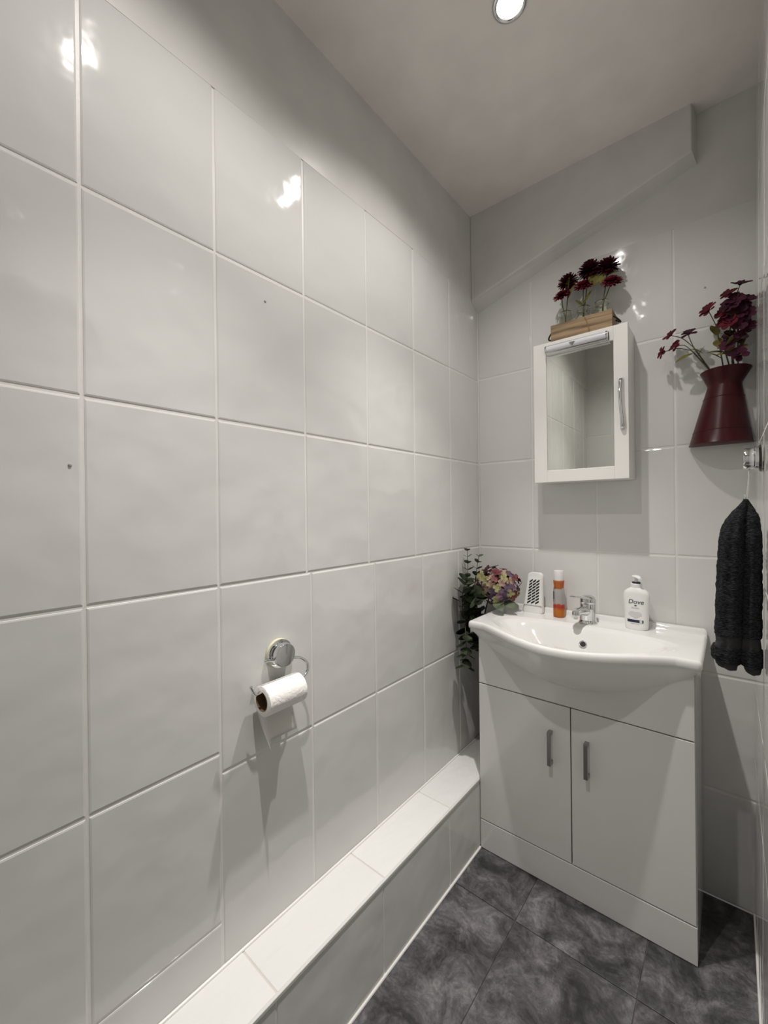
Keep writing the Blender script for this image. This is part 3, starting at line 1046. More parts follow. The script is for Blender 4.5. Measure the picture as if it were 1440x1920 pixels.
def cosmos_head(bm, c, axis, r, rnd, n=7):
    axis = Vector(axis).normalized()
    u, v = frame_axes(axis)
    for k in range(n):
        a = 2 * PI * k / n + rnd.uniform(-0.15, 0.15)
        rad = u * math.cos(a) + v * math.sin(a)
        e = rnd.uniform(0.1, 0.55)
        strip_leaf(bm, Vector(c) + axis * rnd.uniform(-0.001, 0.001), rad * math.cos(e) + axis * math.sin(e), axis - rad * 0.4, r * rnd.uniform(0.85, 1.1), r * 0.68, 0.1, 4, blunt=True, fold=0.3)
    bmesh.ops.create_icosphere(bm, subdivisions=1, radius=r * 0.2, matrix=Matrix.Translation(Vector(c) + axis * r * 0.1))
    return bm


def spray(label, foot, fork, heads, leaves, seed, grp='artificial cosmos sprays in the burgundy wall vase'):
    rnd = random.Random(seed)
    foot, fork = Vector(foot), Vector(fork)
    t = thing('cosmos_spray', label, 'flower', foot, grp)
    # through the narrow neck, then out over the rim
    nx_ = max(-0.022, min(0.022, (fork.x - QX) * 0.45))
    neck = Vector((QX + 0.012 + nx_, YQ - 0.022, QZ + 0.182))
    rim = Vector((QX + 0.014 + nx_ * 1.5, YQ - 0.030, QZ + 0.222))
    obj('stem', tube(bmesh.new(), bez([foot, neck, rim, fork], 6), 0.0020, 7), M['stem'], t, smooth=True)
    for (h, r, ax, mk) in heads:
        h = Vector(h)
        m_ = fork.lerp(h, 0.5) + Vector((rnd.uniform(-0.006, 0.006), rnd.uniform(-0.004, 0.004), 0.010))
        b = obj('branch', tube(bmesh.new(), bez([fork, m_, h], 5), 0.0013, 6), M['stem'], t, smooth=True)
        obj('flower_head', cosmos_head(bmesh.new(), h, ax, r, rnd), M[mk], b, smooth=True)
    for (b, d, ln, wd) in leaves:
        obj('leaf', strip_leaf(bmesh.new(), b, d, (0, -0.5, 0.7), ln, wd, 0.18, 6), M['olive'], t, smooth=True)
    return t


ZR = QZ + 0.226
spray('arching cosmos spray reaching furthest left over the vase rim', (0.790, 1.630, QZ + 0.10), (0.757, 1.600, 1.715),
      [((0.683, 1.600, 1.728), 0.021, (-0.8, -0.5, 0.2), 'cosmos'), ((0.719, 1.598, 1.737), 0.022, (-0.6, -0.6, 0.4), 'cosmos')],
      [((0.760, 1.600, 1.705), (-0.9, -0.2, -0.25), 0.05, 0.022), ((0.772, 1.60, 1.69), (0.3, -0.5, 0.6), 0.04, 0.018)], 11)
spray('cosmos spray with two dark red blooms left of the vase centre', (0.795, 1.632, QZ + 0.10), (0.762, 1.606, 1.725),
      [((0.705, 1.604, 1.777), 0.024, (-0.5, -0.6, 0.5), 'cosmos'), ((0.750, 1.606, 1.770), 0.023, (-0.1, -0.6, 0.7), 'plum')],
      [((0.785, 1.605, 1.70), (-0.5, -0.4, 0.4), 0.04, 0.02)], 12)
spray('cosmos spray with single red bloom on a bent stem above the rim', (0.805, 1.632, QZ + 0.10), (0.817, 1.604, 1.775),
      [((0.799, 1.600, 1.823), 0.027, (-0.4, -0.6, 0.6), 'cosmos'), ((0.838, 1.596, 1.800), 0.030, (-0.2, -0.7, 0.5), 'cosmos')],
      [((0.818, 1.60, 1.745), (-0.15, -0.6, 0.5), 0.042, 0.030), ((0.82, 1.598, 1.73), (0.1, -0.5, -0.5), 0.04, 0.028)], 13)
spray('tallest cosmos spray beside the right wall', (0.825, 1.630, QZ + 0.10), (0.866, 1.602, 1.795),
      [((0.872, 1.600, 1.877), 0.027, (0.1, -0.5, 0.8), 'plum'), ((0.848, 1.598, 1.856), 0.026, (-0.4, -0.6, 0.6), 'cosmos'), ((0.860, 1.588, 1.832), 0.027, (0.0, -0.8, 0.4), 'plum')],
      [((0.866, 1.60, 1.77), (-0.3, -0.5, 0.5), 0.04, 0.02)], 14)
spray('crowded plum cosmos spray in the middle of the vase', (0.830, 1.626, QZ + 0.10), (0.848, 1.592, 1.745),
      [((0.846, 1.584, 1.815), 0.026, (-0.2, -0.8, 0.5), 'plum'), ((0.865, 1.588, 1.790), 0.029, (0.1, -0.8, 0.4), 'plum'), ((0.850, 1.580, 1.765), 0.026, (-0.2, -0.8, 0.4), 'cosmos'), ((0.868, 1.580, 1.755), 0.024, (0.1, -0.9, 0.2), 'plum')],
      [((0.85, 1.585, 1.72), (-0.4, -0.5, 0.4), 0.045, 0.022), ((0.855, 1.585, 1.70), (0.4, -0.5, 0.3), 0.035, 0.02), ((0.845, 1.585, 1.69), (0.1, -0.6, 0.6), 0.045, 0.022)], 15)
spray('short leafy cosmos spray low at the right of the vase rim', (0.838, 1.622, QZ + 0.10), (0.852, 1.586, 1.685),
      [((0.868, 1.582, 1.715), 0.022, (0.1, -0.8, 0.4), 'plum'), ((0.842, 1.572, 1.700), 0.022, (-0.3, -0.8, 0.3), 'plum'), ((0.866, 1.570, 1.668), 0.024, (0.0, -0.9, 0.2), 'plum')],
      [((0.85, 1.58, 1.675), (-0.6, -0.4, 0.1), 0.04, 0.02), ((0.856, 1.578, 1.66), (0.3, -0.5, 0.1), 0.03, 0.018), ((0.85, 1.58, 1.68), (0.0, -0.5, 0.9), 0.045, 0.02)], 16)

spray('dense plum cosmos spray crowding the right side of the vase', (0.842, 1.628, QZ + 0.10), (0.866, 1.606, 1.735),
      [((0.884, 1.604, 1.825), 0.026, (0.1, -0.8, 0.5), 'plum'), ((0.884, 1.596, 1.785), 0.027, (0.1, -0.9, 0.3), 'plum'), ((0.858, 1.604, 1.795), 0.027, (-0.3, -0.8, 0.4), 'plum'), ((0.884, 1.592, 1.748), 0.025, (0.1, -0.9, 0.2), 'plum'), ((0.836, 1.600, 1.775), 0.024, (-0.4, -0.8, 0.3), 'cosmos')],
      [((0.866, 1.60, 1.73), (-0.5, -0.5, 0.3), 0.04, 0.02), ((0.87, 1.60, 1.70), (0.3, -0.6, -0.2), 0.035, 0.02), ((0.862, 1.60, 1.69), (-0.5, -0.5, -0.1), 0.045, 0.022), ((0.868, 1.60, 1.68), (0.2, -0.4, 0.7), 0.05, 0.02)], 17)
spray('short sprig of olive leaves at the middle of the vase rim', (0.818, 1.630, QZ + 0.10), (0.838, 1.606, 1.690),
      [((0.846, 1.596, 1.735), 0.018, (-0.2, -0.8, 0.4), 'plum')],
      [((0.838, 1.604, 1.69), (-0.8, -0.3, 0.25), 0.045, 0.018), ((0.838, 1.604, 1.695), (-0.2, -0.4, 0.8), 0.045, 0.02), ((0.838, 1.604, 1.685), (0.7, -0.3, 0.3), 0.04, 0.018), ((0.83, 1.606, 1.672), (-0.5, -0.4, 0.5), 0.04, 0.014)], 18)

# ================================================================== SUCTION HOOK AND TOWEL ON THE RIGHT WALL
HY, HZ = 1.235, 1.336
HW = WX(HZ)
hook = thing('suction_hook', 'round chrome suction hook holding the towel on the right wall', 'hook', (HW, HY, HZ))
lat = lambda prof: lathe(bmesh.new(), [(r, -1.45 * h) for r, h in prof], (HW, HY, HZ), 32, 'x')
obj('suction_cup', lat([(0.031, 0.0008), (0.031, 0.003), (0.027, 0.006)]), M['glass'], hook, smooth=True, angle=0.7)
obj('collar', lat([(0.027, 0.006), (0.027, 0.010), (0.0245, 0.011)]), M['chrome'], hook, smooth=True, angle=0.6)
obj('cap', lat([(0.0225, 0.011), (0.0235, 0.013), (0.0235, 0.021), (0.022, 0.0235), (0.0005, 0.0250)]), M['chrome'], hook, smooth=True, angle=0.6)
hx = HW - 0.024
obj('hook_wire', tube(bmesh.new(), bez([(hx, HY, HZ - 0.022), (hx - 0.002, HY - 0.004, HZ - 0.055), (hx - 0.005, HY - 0.010, HZ - 0.088), (hx - 0.007, HY - 0.018, HZ - 0.098), (hx - 0.009, HY - 0.028, HZ - 0.092), (hx - 0.009, HY - 0.031, HZ - 0.080)], 5), 0.0019, 8),
    M['chrome'], hook, smooth=True)

TWC = Vector((0.860, 1.207, 0.0))
tz1, tz0 = 1.246, 0.868
tw = thing('hand_towel', 'charcoal terry hand towel hanging in folds beside the basin', 'towel', (TWC.x, TWC.y, tz0))


def curve(tab, q):
    for (a, fa), (b, fb) in zip(tab, tab[1:]):
        if q <= b:
            t = (q - a) / (b - a)
            return fa + (fb - fa) * t
    return tab[-1][1]


T_L = [(0, 0.8690), (0.02, 0.8640), (0.05, 0.8555), (0.09, 0.8430), (0.13, 0.8335), (0.18, 0.8275), (0.28, 0.8235), (0.5, 0.8195), (0.7, 0.8165), (0.80, 0.8160), (0.85, 0.8150), (0.9, 0.8105), (0.95, 0.8110), (1.0, 0.8170)]
T_C = [(0, 0.8718), (0.1, 0.8700), (0.5, 0.8660), (0.8, 0.8625), (0.95, 0.8590), (1.0, 0.8570)]
T_R = [(0, 0.8760), (0.02, 0.8800), (0.05, 0.8860), (0.09, 0.8920), (0.14, 0.8960), (0.2, 0.8985), (0.5, 0.8990), (0.85, 0.8985), (0.92, 0.9000), (1.0, 0.8965)]


def fold_ring(side, q, n=44):
    """one of the two thick folds the towel hangs in"""
    z = tz1 + (tz0 - tz1) * q
    if side == 0:
        x0, x1 = curve(T_L, q), curve(T_C, q) + 0.004 * smoothstep(0.98, 0.9, q)
    else:
        x0, x1 = curve(T_C, q) - 0.004 * smoothstep(0.98, 0.9, q), min(curve(T_R, q), WX(z) - 0.002)
        if q > 0.9:
            x0 += 0.010 * ((q - 0.9) / 0.1) ** 2
    gr = smoothstep(0.0, 0.25, q) ** 0.6
    dep = (0.005 + 0.027 * gr) * (1.0 if side == 0 else 0.85)
    cx, hw = (x0 + x1) / 2, (x1 - x0) / 2
    out = []
    for k in range(n):
        a = 2 * PI * k / n
        ca, sa = math.cos(a), math.sin(a)
        y = dep * sa
        # soft secondary flutes in the cloth
        y *= 1 - 0.16 * gr * (0.5 + 0.5 * math.cos(ca * 7.0 + side * 2 + q * 1.5))
        out.append(Vector((cx + hw * math.copysign(abs(ca) ** 1.1, ca), TWC.y + (0.002 if side == 0 else 0.006) + y, z)))
    return out


def towel_part(name, side, qa, qb, mat, inflate=0.0, steps=40):
    rings = []
    for i in range(steps + 1):
        q = qa + (qb - qa) * i / steps
        r = fold_ring(side, q)
        c = sum(r, Vector()) / len(r)
        row = []
        for p in r:
            d = p - c
            d.z = 0
            nz = noise.noise(p * 130.0) * 0.0016 + noise.noise(p * 34.0) * 0.0022
            g = 1 + (inflate + nz * smoothstep(0.0, 0.1, q)) / max(0.012, d.length)
            pp = c + d * g
            pp.z = p.z
            if q > 0.86:
                # the hem dips to the right of the left fold and sags in the middle of the right one
                f_ = smoothstep(0.86, 1.0, q)
                u_ = (p.x - c.x) / 0.025
                pp.z += f_ * ((-0.006 * u_ + 0.004) if side == 0 else (0.004 * u_ * u_ - 0.002))
            pp.x = min(pp.x, WX(pp.z) - 0.0015)
            row.append(pp)
        rings.append(row)
    return obj(name, loft(bmesh.new(), rings), mat, tw, smooth=True, angle=1.2)


for side in (0, 1):
    fo = towel_part('terry_fold', side, 0.0, 0.80, M['towel'], steps=90)
    towel_part('woven_band', side, 0.80, 0.87, M['towelband'], -0.0022, 10)
    towel_part('hem_cloth', side, 0.87, 0.965, M['towel'], 0.0016, 14)
    towel_part('hem', side, 0.965, 1.0, M['towelband'], -0.001, 6)
obj('hanging_loop', tube(bmesh.new(), bez([(0.8725, TWC.y + 0.010, tz1 - 0.006), (0.871, TWC.y + 0.008, tz1 + 0.006), (0.869, TWC.y - 0.004, tz1 - 0.002)], 4), 0.0016, 6), M['rope'], tw, smooth=True)

# ================================================================== TOILET ROLL HOLDER
CY, CZ_ = 0.604, 0.889
th_ = thing('toilet_roll_holder', 'chrome suction-cup toilet roll holder on the left wall', 'roll holder', (0.0, CY, CZ_))
lx = lambda prof, n=40: lathe(bmesh.new(), prof, (0.0, CY, CZ_), n, 'x')
obj('suction_cup', lx([(0.0345, 0.0008), (0.0345, 0.004), (0.032, 0.008), (0.030, 0.010)]), M['ivory'], th_, smooth=True, angle=0.6)
obj('collar', lx([(0.033, 0.0075), (0.0335, 0.010), (0.0335, 0.013), (0.0305, 0.0135)]), M['chrome'], th_, smooth=True, angle=0.6)
obj('cap', lx([(0.0265, 0.013), (0.0280, 0.016), (0.0280, 0.030), (0.0265, 0.0335), (0.018, 0.0345), (0.0005, 0.035)]), M['chrome'], th_, smooth=True, angle=0.6)
wx = 0.040
ZW = 0.8275
wire = bez([(0.022, 0.5530, 0.8865), (0.022, 0.580, 0.8815), (0.024, 0.628, 0.8745), (0.030, 0.649, 0.8700), (0.038, 0.6620, 0.857), (0.044, 0.660, 0.841), (wx + 0.006, 0.646, 0.8295),
            (wx + 0.006, 0.622, ZW), (wx + 0.006, 0.570, ZW), (wx + 0.006, 0.524, ZW + 0.001), (wx + 0.006, 0.511, 0.832), (wx + 0.006, 0.501, 0.851)], 7)
obj('wire_arm', tube(bmesh.new(), wire, 0.0034, 10), M['chrome'], th_, smooth=True)

RC = Vector((wx + 0.006, 0.580, 0.8095))
ra, ri, y0r, y1r = 0.0335, 0.0205, 0.5275, 0.6315
roll = thing('toilet_roll', 'white toilet roll hanging on the chrome wire holder', 'toilet roll', (RC.x, RC.y, RC.z - ra))
bm = bmesh.new()
lathe(bm, [(ri + 0.001, y0r), (ra - 0.002, y0r), (ra, y0r + 0.0015), (ra, y1r - 0.0015), (ra - 0.002, y1r), (ri + 0.001, y1r), (ri + 0.001, y0r)], (RC.x, 0, RC.z), 48, 'y', cap=False)
obj('paper', bm, M['paper'], roll, smooth=True, angle=0.7)
bm = bmesh.new()
lathe(bm, [(ri, y0r - 0.0005), (ri + 0.0012, y0r - 0.0005), (ri + 0.0012, y1r + 0.0005), (ri, y1r + 0.0005), (ri, y0r - 0.0005)], (RC.x, 0, RC.z), 40, 'y', cap=False)
obj('cardboard_core', bm, M['card'], roll, smooth=True, angle=0.7)
# loose sheet coming off the wall side of the roll and hanging down
bm = bmesh.new()
rows = []
for k in range(19):
    q = k / 18
    if q < 0.3:
        a = PI / 2 + (q / 0.3) * (PI / 2)
        px, pz = RC.x + (ra + 0.0006) * math.cos(a), RC.z + (ra + 0.0006) * math.sin(a)
    else:
        s = (q - 0.3) / 0.7
        px = RC.x - ra - 0.0006 + 0.026 * s ** 1.5
        pz = RC.z - 0.100 * s
    row = []
    for j in range(9):
        y = y0r + 0.002 + (y1r - y0r - 0.004) * j / 8
        s = max(0.0, (q - 0.3) / 0.7)
        curl = 0.040 * (max(0, 1 - j / 2.2)) ** 1.4 * s ** 1.3
        row.append(bm.verts.new((px + curl, y, pz - 0.003 * s * (j / 8))))
    rows.append(row)
for a, b in zip(rows, rows[1:]):
    for j in range(8):
        bm.faces.new((a[j], a[j + 1], b[j + 1], b[j]))
ext = bmesh.ops.solidify(bm, geom=list(bm.faces), thickness=0.0005)
obj('loose_sheet', bm, M['sheet'], roll, smooth=True, angle=1.2)

# ================================================================== AIR FRESHENER
AX, AY = 0.2535, 1.618
af = thing('air_freshener', 'white plastic air freshener with slanted black vents on the basin', 'air freshener', (AX, AY, BZ))


def af_section(z, grow=0.0, dy=0.0):
    q = (z - BZ) / 0.157
    hw = 0.0405 - 0.0115 * q + grow
    if q > 0.93:
        hw -= 0.010 * ((q - 0.93) / 0.07) ** 2
    if q < 0.05:
        hw -= 0.004 * (1 - q / 0.05) ** 2
    cx = AX - 0.004 + 0.0125 * q
    d = 0.0135 - 0.003 * q
    pts = []
    for k in range(20):
        a = 2 * PI * k / 20
        pts.append(Vector((cx + hw * math.copysign(abs(math.cos(a)) ** 0.35, math.cos(a)), AY + dy + d * math.copysign(abs(math.sin(a)) ** 0.5, math.sin(a)), z)))
    return pts


obj('body', loft(bmesh.new(), [af_section(BZ + 0.157 * k) for k in (0, 0.02, 0.05, 0.3, 0.6, 0.85, 0.93, 0.96, 0.985, 1.0)]), M['plastic'], af, smooth=True, angle=0.8)
# raised front panel
yfz = lambda z: AY - (0.0135 - 0.003 * (z - BZ) / 0.157)
bm = bmesh.new()
rr = []
for z in (BZ + 0.032, BZ + 0.136):
    q = (z - BZ) / 0.157
    hw = 0.0405 - 0.0115 * q - 0.006
    cx = AX - 0.004 + 0.0125 * q
    y = yfz(z)
    rr.append([Vector((cx - hw, y + 0.002, z)), Vector((cx + hw, y + 0.002, z)), Vector((cx + hw, y - 0.0015, z)), Vector((cx - hw, y - 0.0015, z))])
loft(bm, rr)
fp = obj('front_panel', bm, M['plastic'], af)
for r_ in range(8):
    z = BZ + 0.043 + 0.0117 * r_
    q = (z - BZ) / 0.157
    hw = (0.0405 - 0.0115 * q) * 0.60
    cx = AX - 0.004 + 0.0125 * q
    for c_ in range(3):
        x = cx + hw * (c_ - 1) * 0.70 + 0.001
        L_, T_ = 0.0074 * (1 - 0.2 * q), 0.0033
        bm = bmesh.new()
        y = yfz(z)
        rr = []
        for yy in (y + 0.001, y - 0.0021):
            rr.append([Vector((x - L_, yy, z - 0.0048 - T_)), Vector((x + L_, yy, z + 0.0048 - T_)), Vector((x + L_, yy, z + 0.0048 + T_)), Vector((x - L_, yy, z - 0.0048 + T_))])
        loft(bm, rr)
        obj('vent_slot', bm, M['black'], fp)
bm = bmesh.new()
z = BZ + 0.0285
box(bm, AX - 0.037, AX + 0.0345, yfz(z) - 0.0006, yfz(z) + 0.002, z - 0.0006, z + 0.0006)
obj('seam', bm, M['ink'], af)

# ================================================================== SPRAY CAN
SX, SY = 0.3495, 1.611
can = thing('spray_can', 'slim orange spray can with a frosted white cap on the basin', 'spray can', (SX, SY, BZ))
o = obj('can_body', lathe(bmesh.new(), [(0.0185, 0.0005), (0.0202, 0.002), (0.0205, 0.006), (0.0205, 0.092), (0.0198, 0.102), (0.0180, 0.110), (0.0175, 0.113)], (SX, SY, BZ), 32), M['can'], can, origin=(SX, SY, BZ), smooth=True, angle=0.8)
obj('shoulder', lathe(bmesh.new(), [(0.0176, 0.113), (0.0178, 0.118), (0.0192, 0.130), (0.0198, 0.136), (0.019, 0.137)], (SX, SY, BZ), 32), M['orange'], can, smooth=True, angle=0.8)
obj('cap', lathe(bmesh.new(), [(0.0178, 0.137), (0.0180, 0.139), (0.0178, 0.170), (0.0168, 0.173), (0.0005, 0.1735)], (SX, SY, BZ), 32), M['cap'], can, smooth=True, angle=0.8)
# printed mark on the silver band
bm = bmesh.new()
for a0_, a1_, z0_, z1_ in ((-2.55, -2.2, 0.066, 0.096), (-2.5, -2.3, 0.058, 0.063)):
    ring = []
    for zz in (z0_, z1_):
        ring.append([bm.verts.new((SX + 0.0208 * math.cos(a0_ + (a1_ - a0_) * k / 6), SY + 0.0208 * math.sin(a0_ + (a1_ - a0_) * k / 6), BZ + zz)) for k in range(7)])
    for k in range(6):
        bm.faces.new((ring[0][k], ring[0][k + 1], ring[1][k + 1], ring[1][k]))
obj('printed_mark', bm, M['darkink'], o)

# ================================================================== SOAP DISPENSER
DX, DY = 0.6015, 1.607
soap = thing('soap_dispenser', 'white pump soap bottle with navy label band at the right of the basin', 'soap bottle', (DX, DY, BZ))
FACE = math.radians(-6)     # turned slightly


def soap_pt(u, z, grow=0.0):
    """u: angle round the bottle, 0 = front"""
    tab = [(0.0, 0.0310), (0.004, 0.0335), (0.030, 0.0350), (0.070, 0.0372), (0.100, 0.0392), (0.112, 0.0390), (0.122, 0.0360), (0.130, 0.0285), (0.135, 0.0205), (0.138, 0.0165)]
    for (za, ha), (zb, hb) in zip(tab, tab[1:]):
        if z <= zb + 1e-9:
            hw = ha + (hb - ha) * (z - za) / (zb - za)
            break
    else:
        hw = tab[-1][1]
    d = min(hw, 0.0215 if z < 0.125 else 0.0215 - (z - 0.125) * 0.35)
    a = u - PI / 2
    x = (hw + grow) * math.copysign(abs(math.cos(a)) ** 0.75, math.cos(a))
    y = (d + grow) * math.copysign(abs(math.sin(a)) ** 0.85, math.sin(a))
    c, s = math.cos(FACE), math.sin(FACE)
    return Vector((DX + x * c - y * s, DY + x * s + y * c, BZ + z))


def soap_front(sx, z, grow=0.0006):
    """point on the front face at signed horizontal offset sx (metres)"""
    lo, hi = -PI / 2, PI / 2
    for _ in range(30):
        m_ = (lo + hi) / 2
        p = soap_pt(m_, z, grow) - Vector((DX, DY, BZ))
        ux = p.x * math.cos(FACE) + p.y * math.sin(FACE)
        if ux < sx:
            lo = m_
        else:
            hi = m_
    return soap_pt((lo + hi) / 2, z, grow)


zs = [0.0005, 0.004, 0.012, 0.03, 0.05, 0.07, 0.085, 0.10, 0.106, 0.112, 0.117, 0.122, 0.126, 0.130, 0.1325, 0.135, 0.138]
sb = obj('bottle', loft(bmesh.new(), [[soap_pt(2 * PI * k / 48, z) for k in range(48)] for z in zs]), M['plastic'], soap, smooth=True, angle=0.9)
pz = BZ + 0.138
obj('collar', lathe(bmesh.new(), [(0.0165, 0.0), (0.0168, 0.002), (0.0168, 0.012), (0.0155, 0.0135)], (DX, DY, pz), 28), M['plastic'], soap, smooth=True, angle=0.6)
obj('pump_ring', lathe(bmesh.new(), [(0.0125, 0.0135), (0.0125, 0.018), (0.011, 0.0188)], (DX, DY, pz), 24), M['navy'], soap, smooth=True, angle=0.6)
obj('pump_neck', lathe(bmesh.new(), [(0.0052, 0.0185), (0.0052, 0.032)], (DX, DY, pz), 16), M['plastic'], soap, smooth=True, angle=0.6)
# pump head: flat button with a spout towards the left front
hd = Vector((0.55, -0.83, 0)).normalized()
sd = Vector((hd.y, -hd.x, 0))
rings = []
for q, hw_, zt_, zb_ in ((-0.014, 0.006, 0.0385, 0.033), (-0.011, 0.0105, 0.0402, 0.0315), (0.0, 0.0125, 0.0408, 0.031), (0.010, 0.0105, 0.0400, 0.0315), (0.018, 0.0065, 0.0375, 0.031), (0.027, 0.0048, 0.0345, 0.0275)):
    c = Vector((DX, DY, pz)) + hd * q
    rings.append([c + sd * hw_ * math.cos(2 * PI * k / 14) + Vector((0, 0, (zt_ + zb_) / 2 + (zt_ - zb_) / 2 * math.sin(2 * PI * k / 14))) for k in range(14)])
obj('pump_head', loft(bmesh.new(), rings), M['plastic'], soap, smooth=True, angle=1.0)


def wrap_patch(name, x0, x1, z0, z1, mat, nx=14, nz=4, grow=0.0006, shape=None):
    bm = bmesh.new()
    g = []
    for j in range(nz + 1):
        row = []
        for i in range(nx + 1):
            fx_, fz_ = i / nx, j / nz
            if shape:
                fx_, fz_ = shape(fx_, fz_)
            row.append(bm.verts.new(soap_front(x0 + (x1 - x0) * fx_, z0 + (z1 - z0) * fz_, grow)))
        g.append(row)
    for j in range(nz):
        for i in range(nx):
            bm.faces.new((g[j][i], g[j][i + 1], g[j + 1][i + 1], g[j + 1][i]))
    return obj(name, bm, mat, sb)


wrap_patch('label_band', -0.0225, 0.0245, 0.0245, 0.0335, M['navy'])
wrap_patch('label_roundel', 0.0135, 0.0215, 0.0235, 0.0345, M['pale'], 8, 8, 0.0009,
           lambda a, b: (0.5 + 0.5 * math.cos(PI * (1 - a)) , 0.5 + (b - 0.5) * math.sin(PI * min(0.98, max(0.02, a)))))
wrap_patch('label_rule', -0.012, 0.013, 0.0195, 0.0208, M['ink'])
wrap_patch('label_smudge', -0.010, 0.012, 0.071, 0.0745, M['pale'])
wrap_patch('label_swirl', -0.019, 0.020, 0.040, 0.061, M['pale'], 16, 6, 0.0006,
           lambda a, b: (a, 0.5 + (b - 0.5) * (math.sin(PI * min(0.97, max(0.03, a))) ** 0.6) + 0.08 * math.sin(a * 9)))
# small bird mark
bm = bmesh.new()
pts = [(-0.0045, 0.0), (-0.001, 0.0028), (0.0015, 0.0012), (0.0046, 0.0022), (0.0022, -0.0008), (-0.0008, -0.0022)]
bm.faces.new([bm.verts.new(soap_front(0.003 + x, 0.0805 + z, 0.0008)) for x, z in pts])
obj('bird_mark', bm, M['darkink'], sb)


def letters(txt, size, shear, cx, cz, mat, name):
    cu = bpy.data.curves.new('letters', 'FONT')
    cu.body = txt
    cu.size = size
    cu.shear = shear
    cu.align_x = 'CENTER'
    cu.resolution_u = 3
    to = bpy.data.objects.new('letters', cu)
    COL.objects.link(to)
    dg = bpy.context.evaluated_depsgraph_get()
    me = bpy.data.meshes.new_from_object(to.evaluated_get(dg))
    bpy.data.objects.remove(to)
    bpy.data.curves.remove(cu)
    bm = bmesh.new()
    bm.from_mesh(me)
    bpy.data.meshes.remove(me)
    bmesh.ops.subdivide_edges(bm, edges=[e for e in bm.edges if e.calc_length() > 0.004], cuts=2)
    for v in bm.verts:
        v.co = soap_front(cx + v.co.x, cz + v.co.y, 0.0009)
    return obj(name, bm, mat, sb)


lt = letters('Dove', 0.0205, 0.22, 0.003, 0.0865, M['darkink'], 'lettering')
lt['label'] = 'dark lettering reading Dove'

# ================================================================== HYDRANGEA AND EUCALYPTUS IN THE CORNER
VC = Vector((0.092, 1.585, ZL))
vs = thing('bud_vase', 'slim dark vase on the ledge hidden between washbasin and corner', 'vase', VC)
obj('vase_body', lathe(bmesh.new(), [(0.0005, 0.0008), (0.030, 0.0008), (0.034, 0.01), (0.036, 0.10), (0.030, 0.24), (0.020, 0.33), (0.022, 0.37), (0.0195, 0.37), (0.0175, 0.33), (0.0270, 0.24), (0.0005, 0.02)], VC, 28, cap=False), M['tray'], vs, smooth=True)
MOUTH = Vector((0.092, 1.585, ZL + 0.36))
rnd = random.Random(21)
HC = Vector((0.128, 1.555, 0.928))
hy = thing('hydrangea', 'mauve and yellow-green artificial hydrangea head beside the basin corner', 'flower', (MOUTH.x, MOUTH.y, MOUTH.z - 0.02))
obj('stem', tube(bmesh.new(), bez([MOUTH + Vector((0, 0, -0.02)), (0.062, 1.57, 0.74), (0.085, 1.565, 0.86), HC], 6), 0.003, 8), M['stem'], hy, smooth=True)


def floret_mesh(mat, seed):
    r_ = random.Random(seed)
    bm = bmesh.new()
    for k in range(4):
        a = PI / 2 * k + 0.3
        strip_leaf(bm, (0, 0, 0), (math.cos(a), math.sin(a), 0.55 + r_.uniform(-0.2, 0.25)), (0, 0, 1), 0.0185 * r_.uniform(0.85, 1.15), 0.0175, 0.35, 4, blunt=True, fold=0.2)
    bmesh.ops.create_icosphere(bm, subdivisions=1, radius=0.0018, matrix=Matrix.Translation((0, 0, 0.002)))
    for f in bm.faces:
        f.smooth = True
    me = bpy.data.meshes.new('floret')
    bm.to_mesh(me)
    bm.free()
    me.materials.append(mat)
    return me


FLM = {k: floret_mesh(M[k], i) for i, k in enumerate(('hyd_a', 'hyd_b', 'hyd_c', 'hyd_d', 'hyd_e'))}
NF = 92
obj('core', (lambda bm: (bmesh.ops.create_icosphere(bm, subdivisions=2, radius=0.052, matrix=Matrix.Translation(HC) @ Matrix.Diagonal((1.15, 0.85, 0.92, 1))), bm)[1])(bmesh.new()), M['hyd_d'], hy, smooth=True)
for k in range(NF):
    zf = 1 - 2 * (k + 0.5) / NF
    a = k * 2.39996
    n_ = Vector((math.sqrt(1 - zf * zf) * math.cos(a), math.sqrt(1 - zf * zf) * math.sin(a), zf))
    pos = HC + Vector((n_.x * 0.080, n_.y * 0.060, n_.z * 0.064)) * rnd.uniform(0.84, 1.08)
    n_ = (n_ + Vector((rnd.uniform(-1, 1), rnd.uniform(-1, 1), rnd.uniform(-1, 1))) * 0.45).normalized()
    if pos.x < 0.012 or pos.y > YB - 0.018 or pos.z < BZ + 0.018:
        continue
    # colour by place on the bloom: reds and peach on top, yellow-green in the middle, purple below
    sxx, szz = n_.x * 0.77 + n_.y * 0.3, n_.z
    if szz > 0.55:
        mk = rnd.choice(('hyd_c', 'hyd_e', 'hyd_c', 'hyd_a'))
    elif szz < -0.25:
        mk = rnd.choice(('hyd_d', 'hyd_d', 'hyd_a', 'hyd_b'))
    elif abs(sxx + 0.05) < 0.38:
        mk = rnd.choice(('hyd_b', 'hyd_b', 'hyd_b', 'hyd_e'))
    else:
        mk = rnd.choice(('hyd_a', 'hyd_d', 'hyd_e', 'hyd_c'))
    f = bpy.data.objects.new('floret', FLM[mk])
    COL.objects.link(f)
    f.parent = hy
    q = n_.to_track_quat('Z', 'Y')
    f.matrix_local = Matrix.Translation(pos - woff(hy)) @ q.to_matrix().to_4x4() @ Matrix.Rotation(rnd.uniform(0, 6.28), 4, 'Z') @ Matrix.Scale(rnd.uniform(0.85, 1.15), 4)
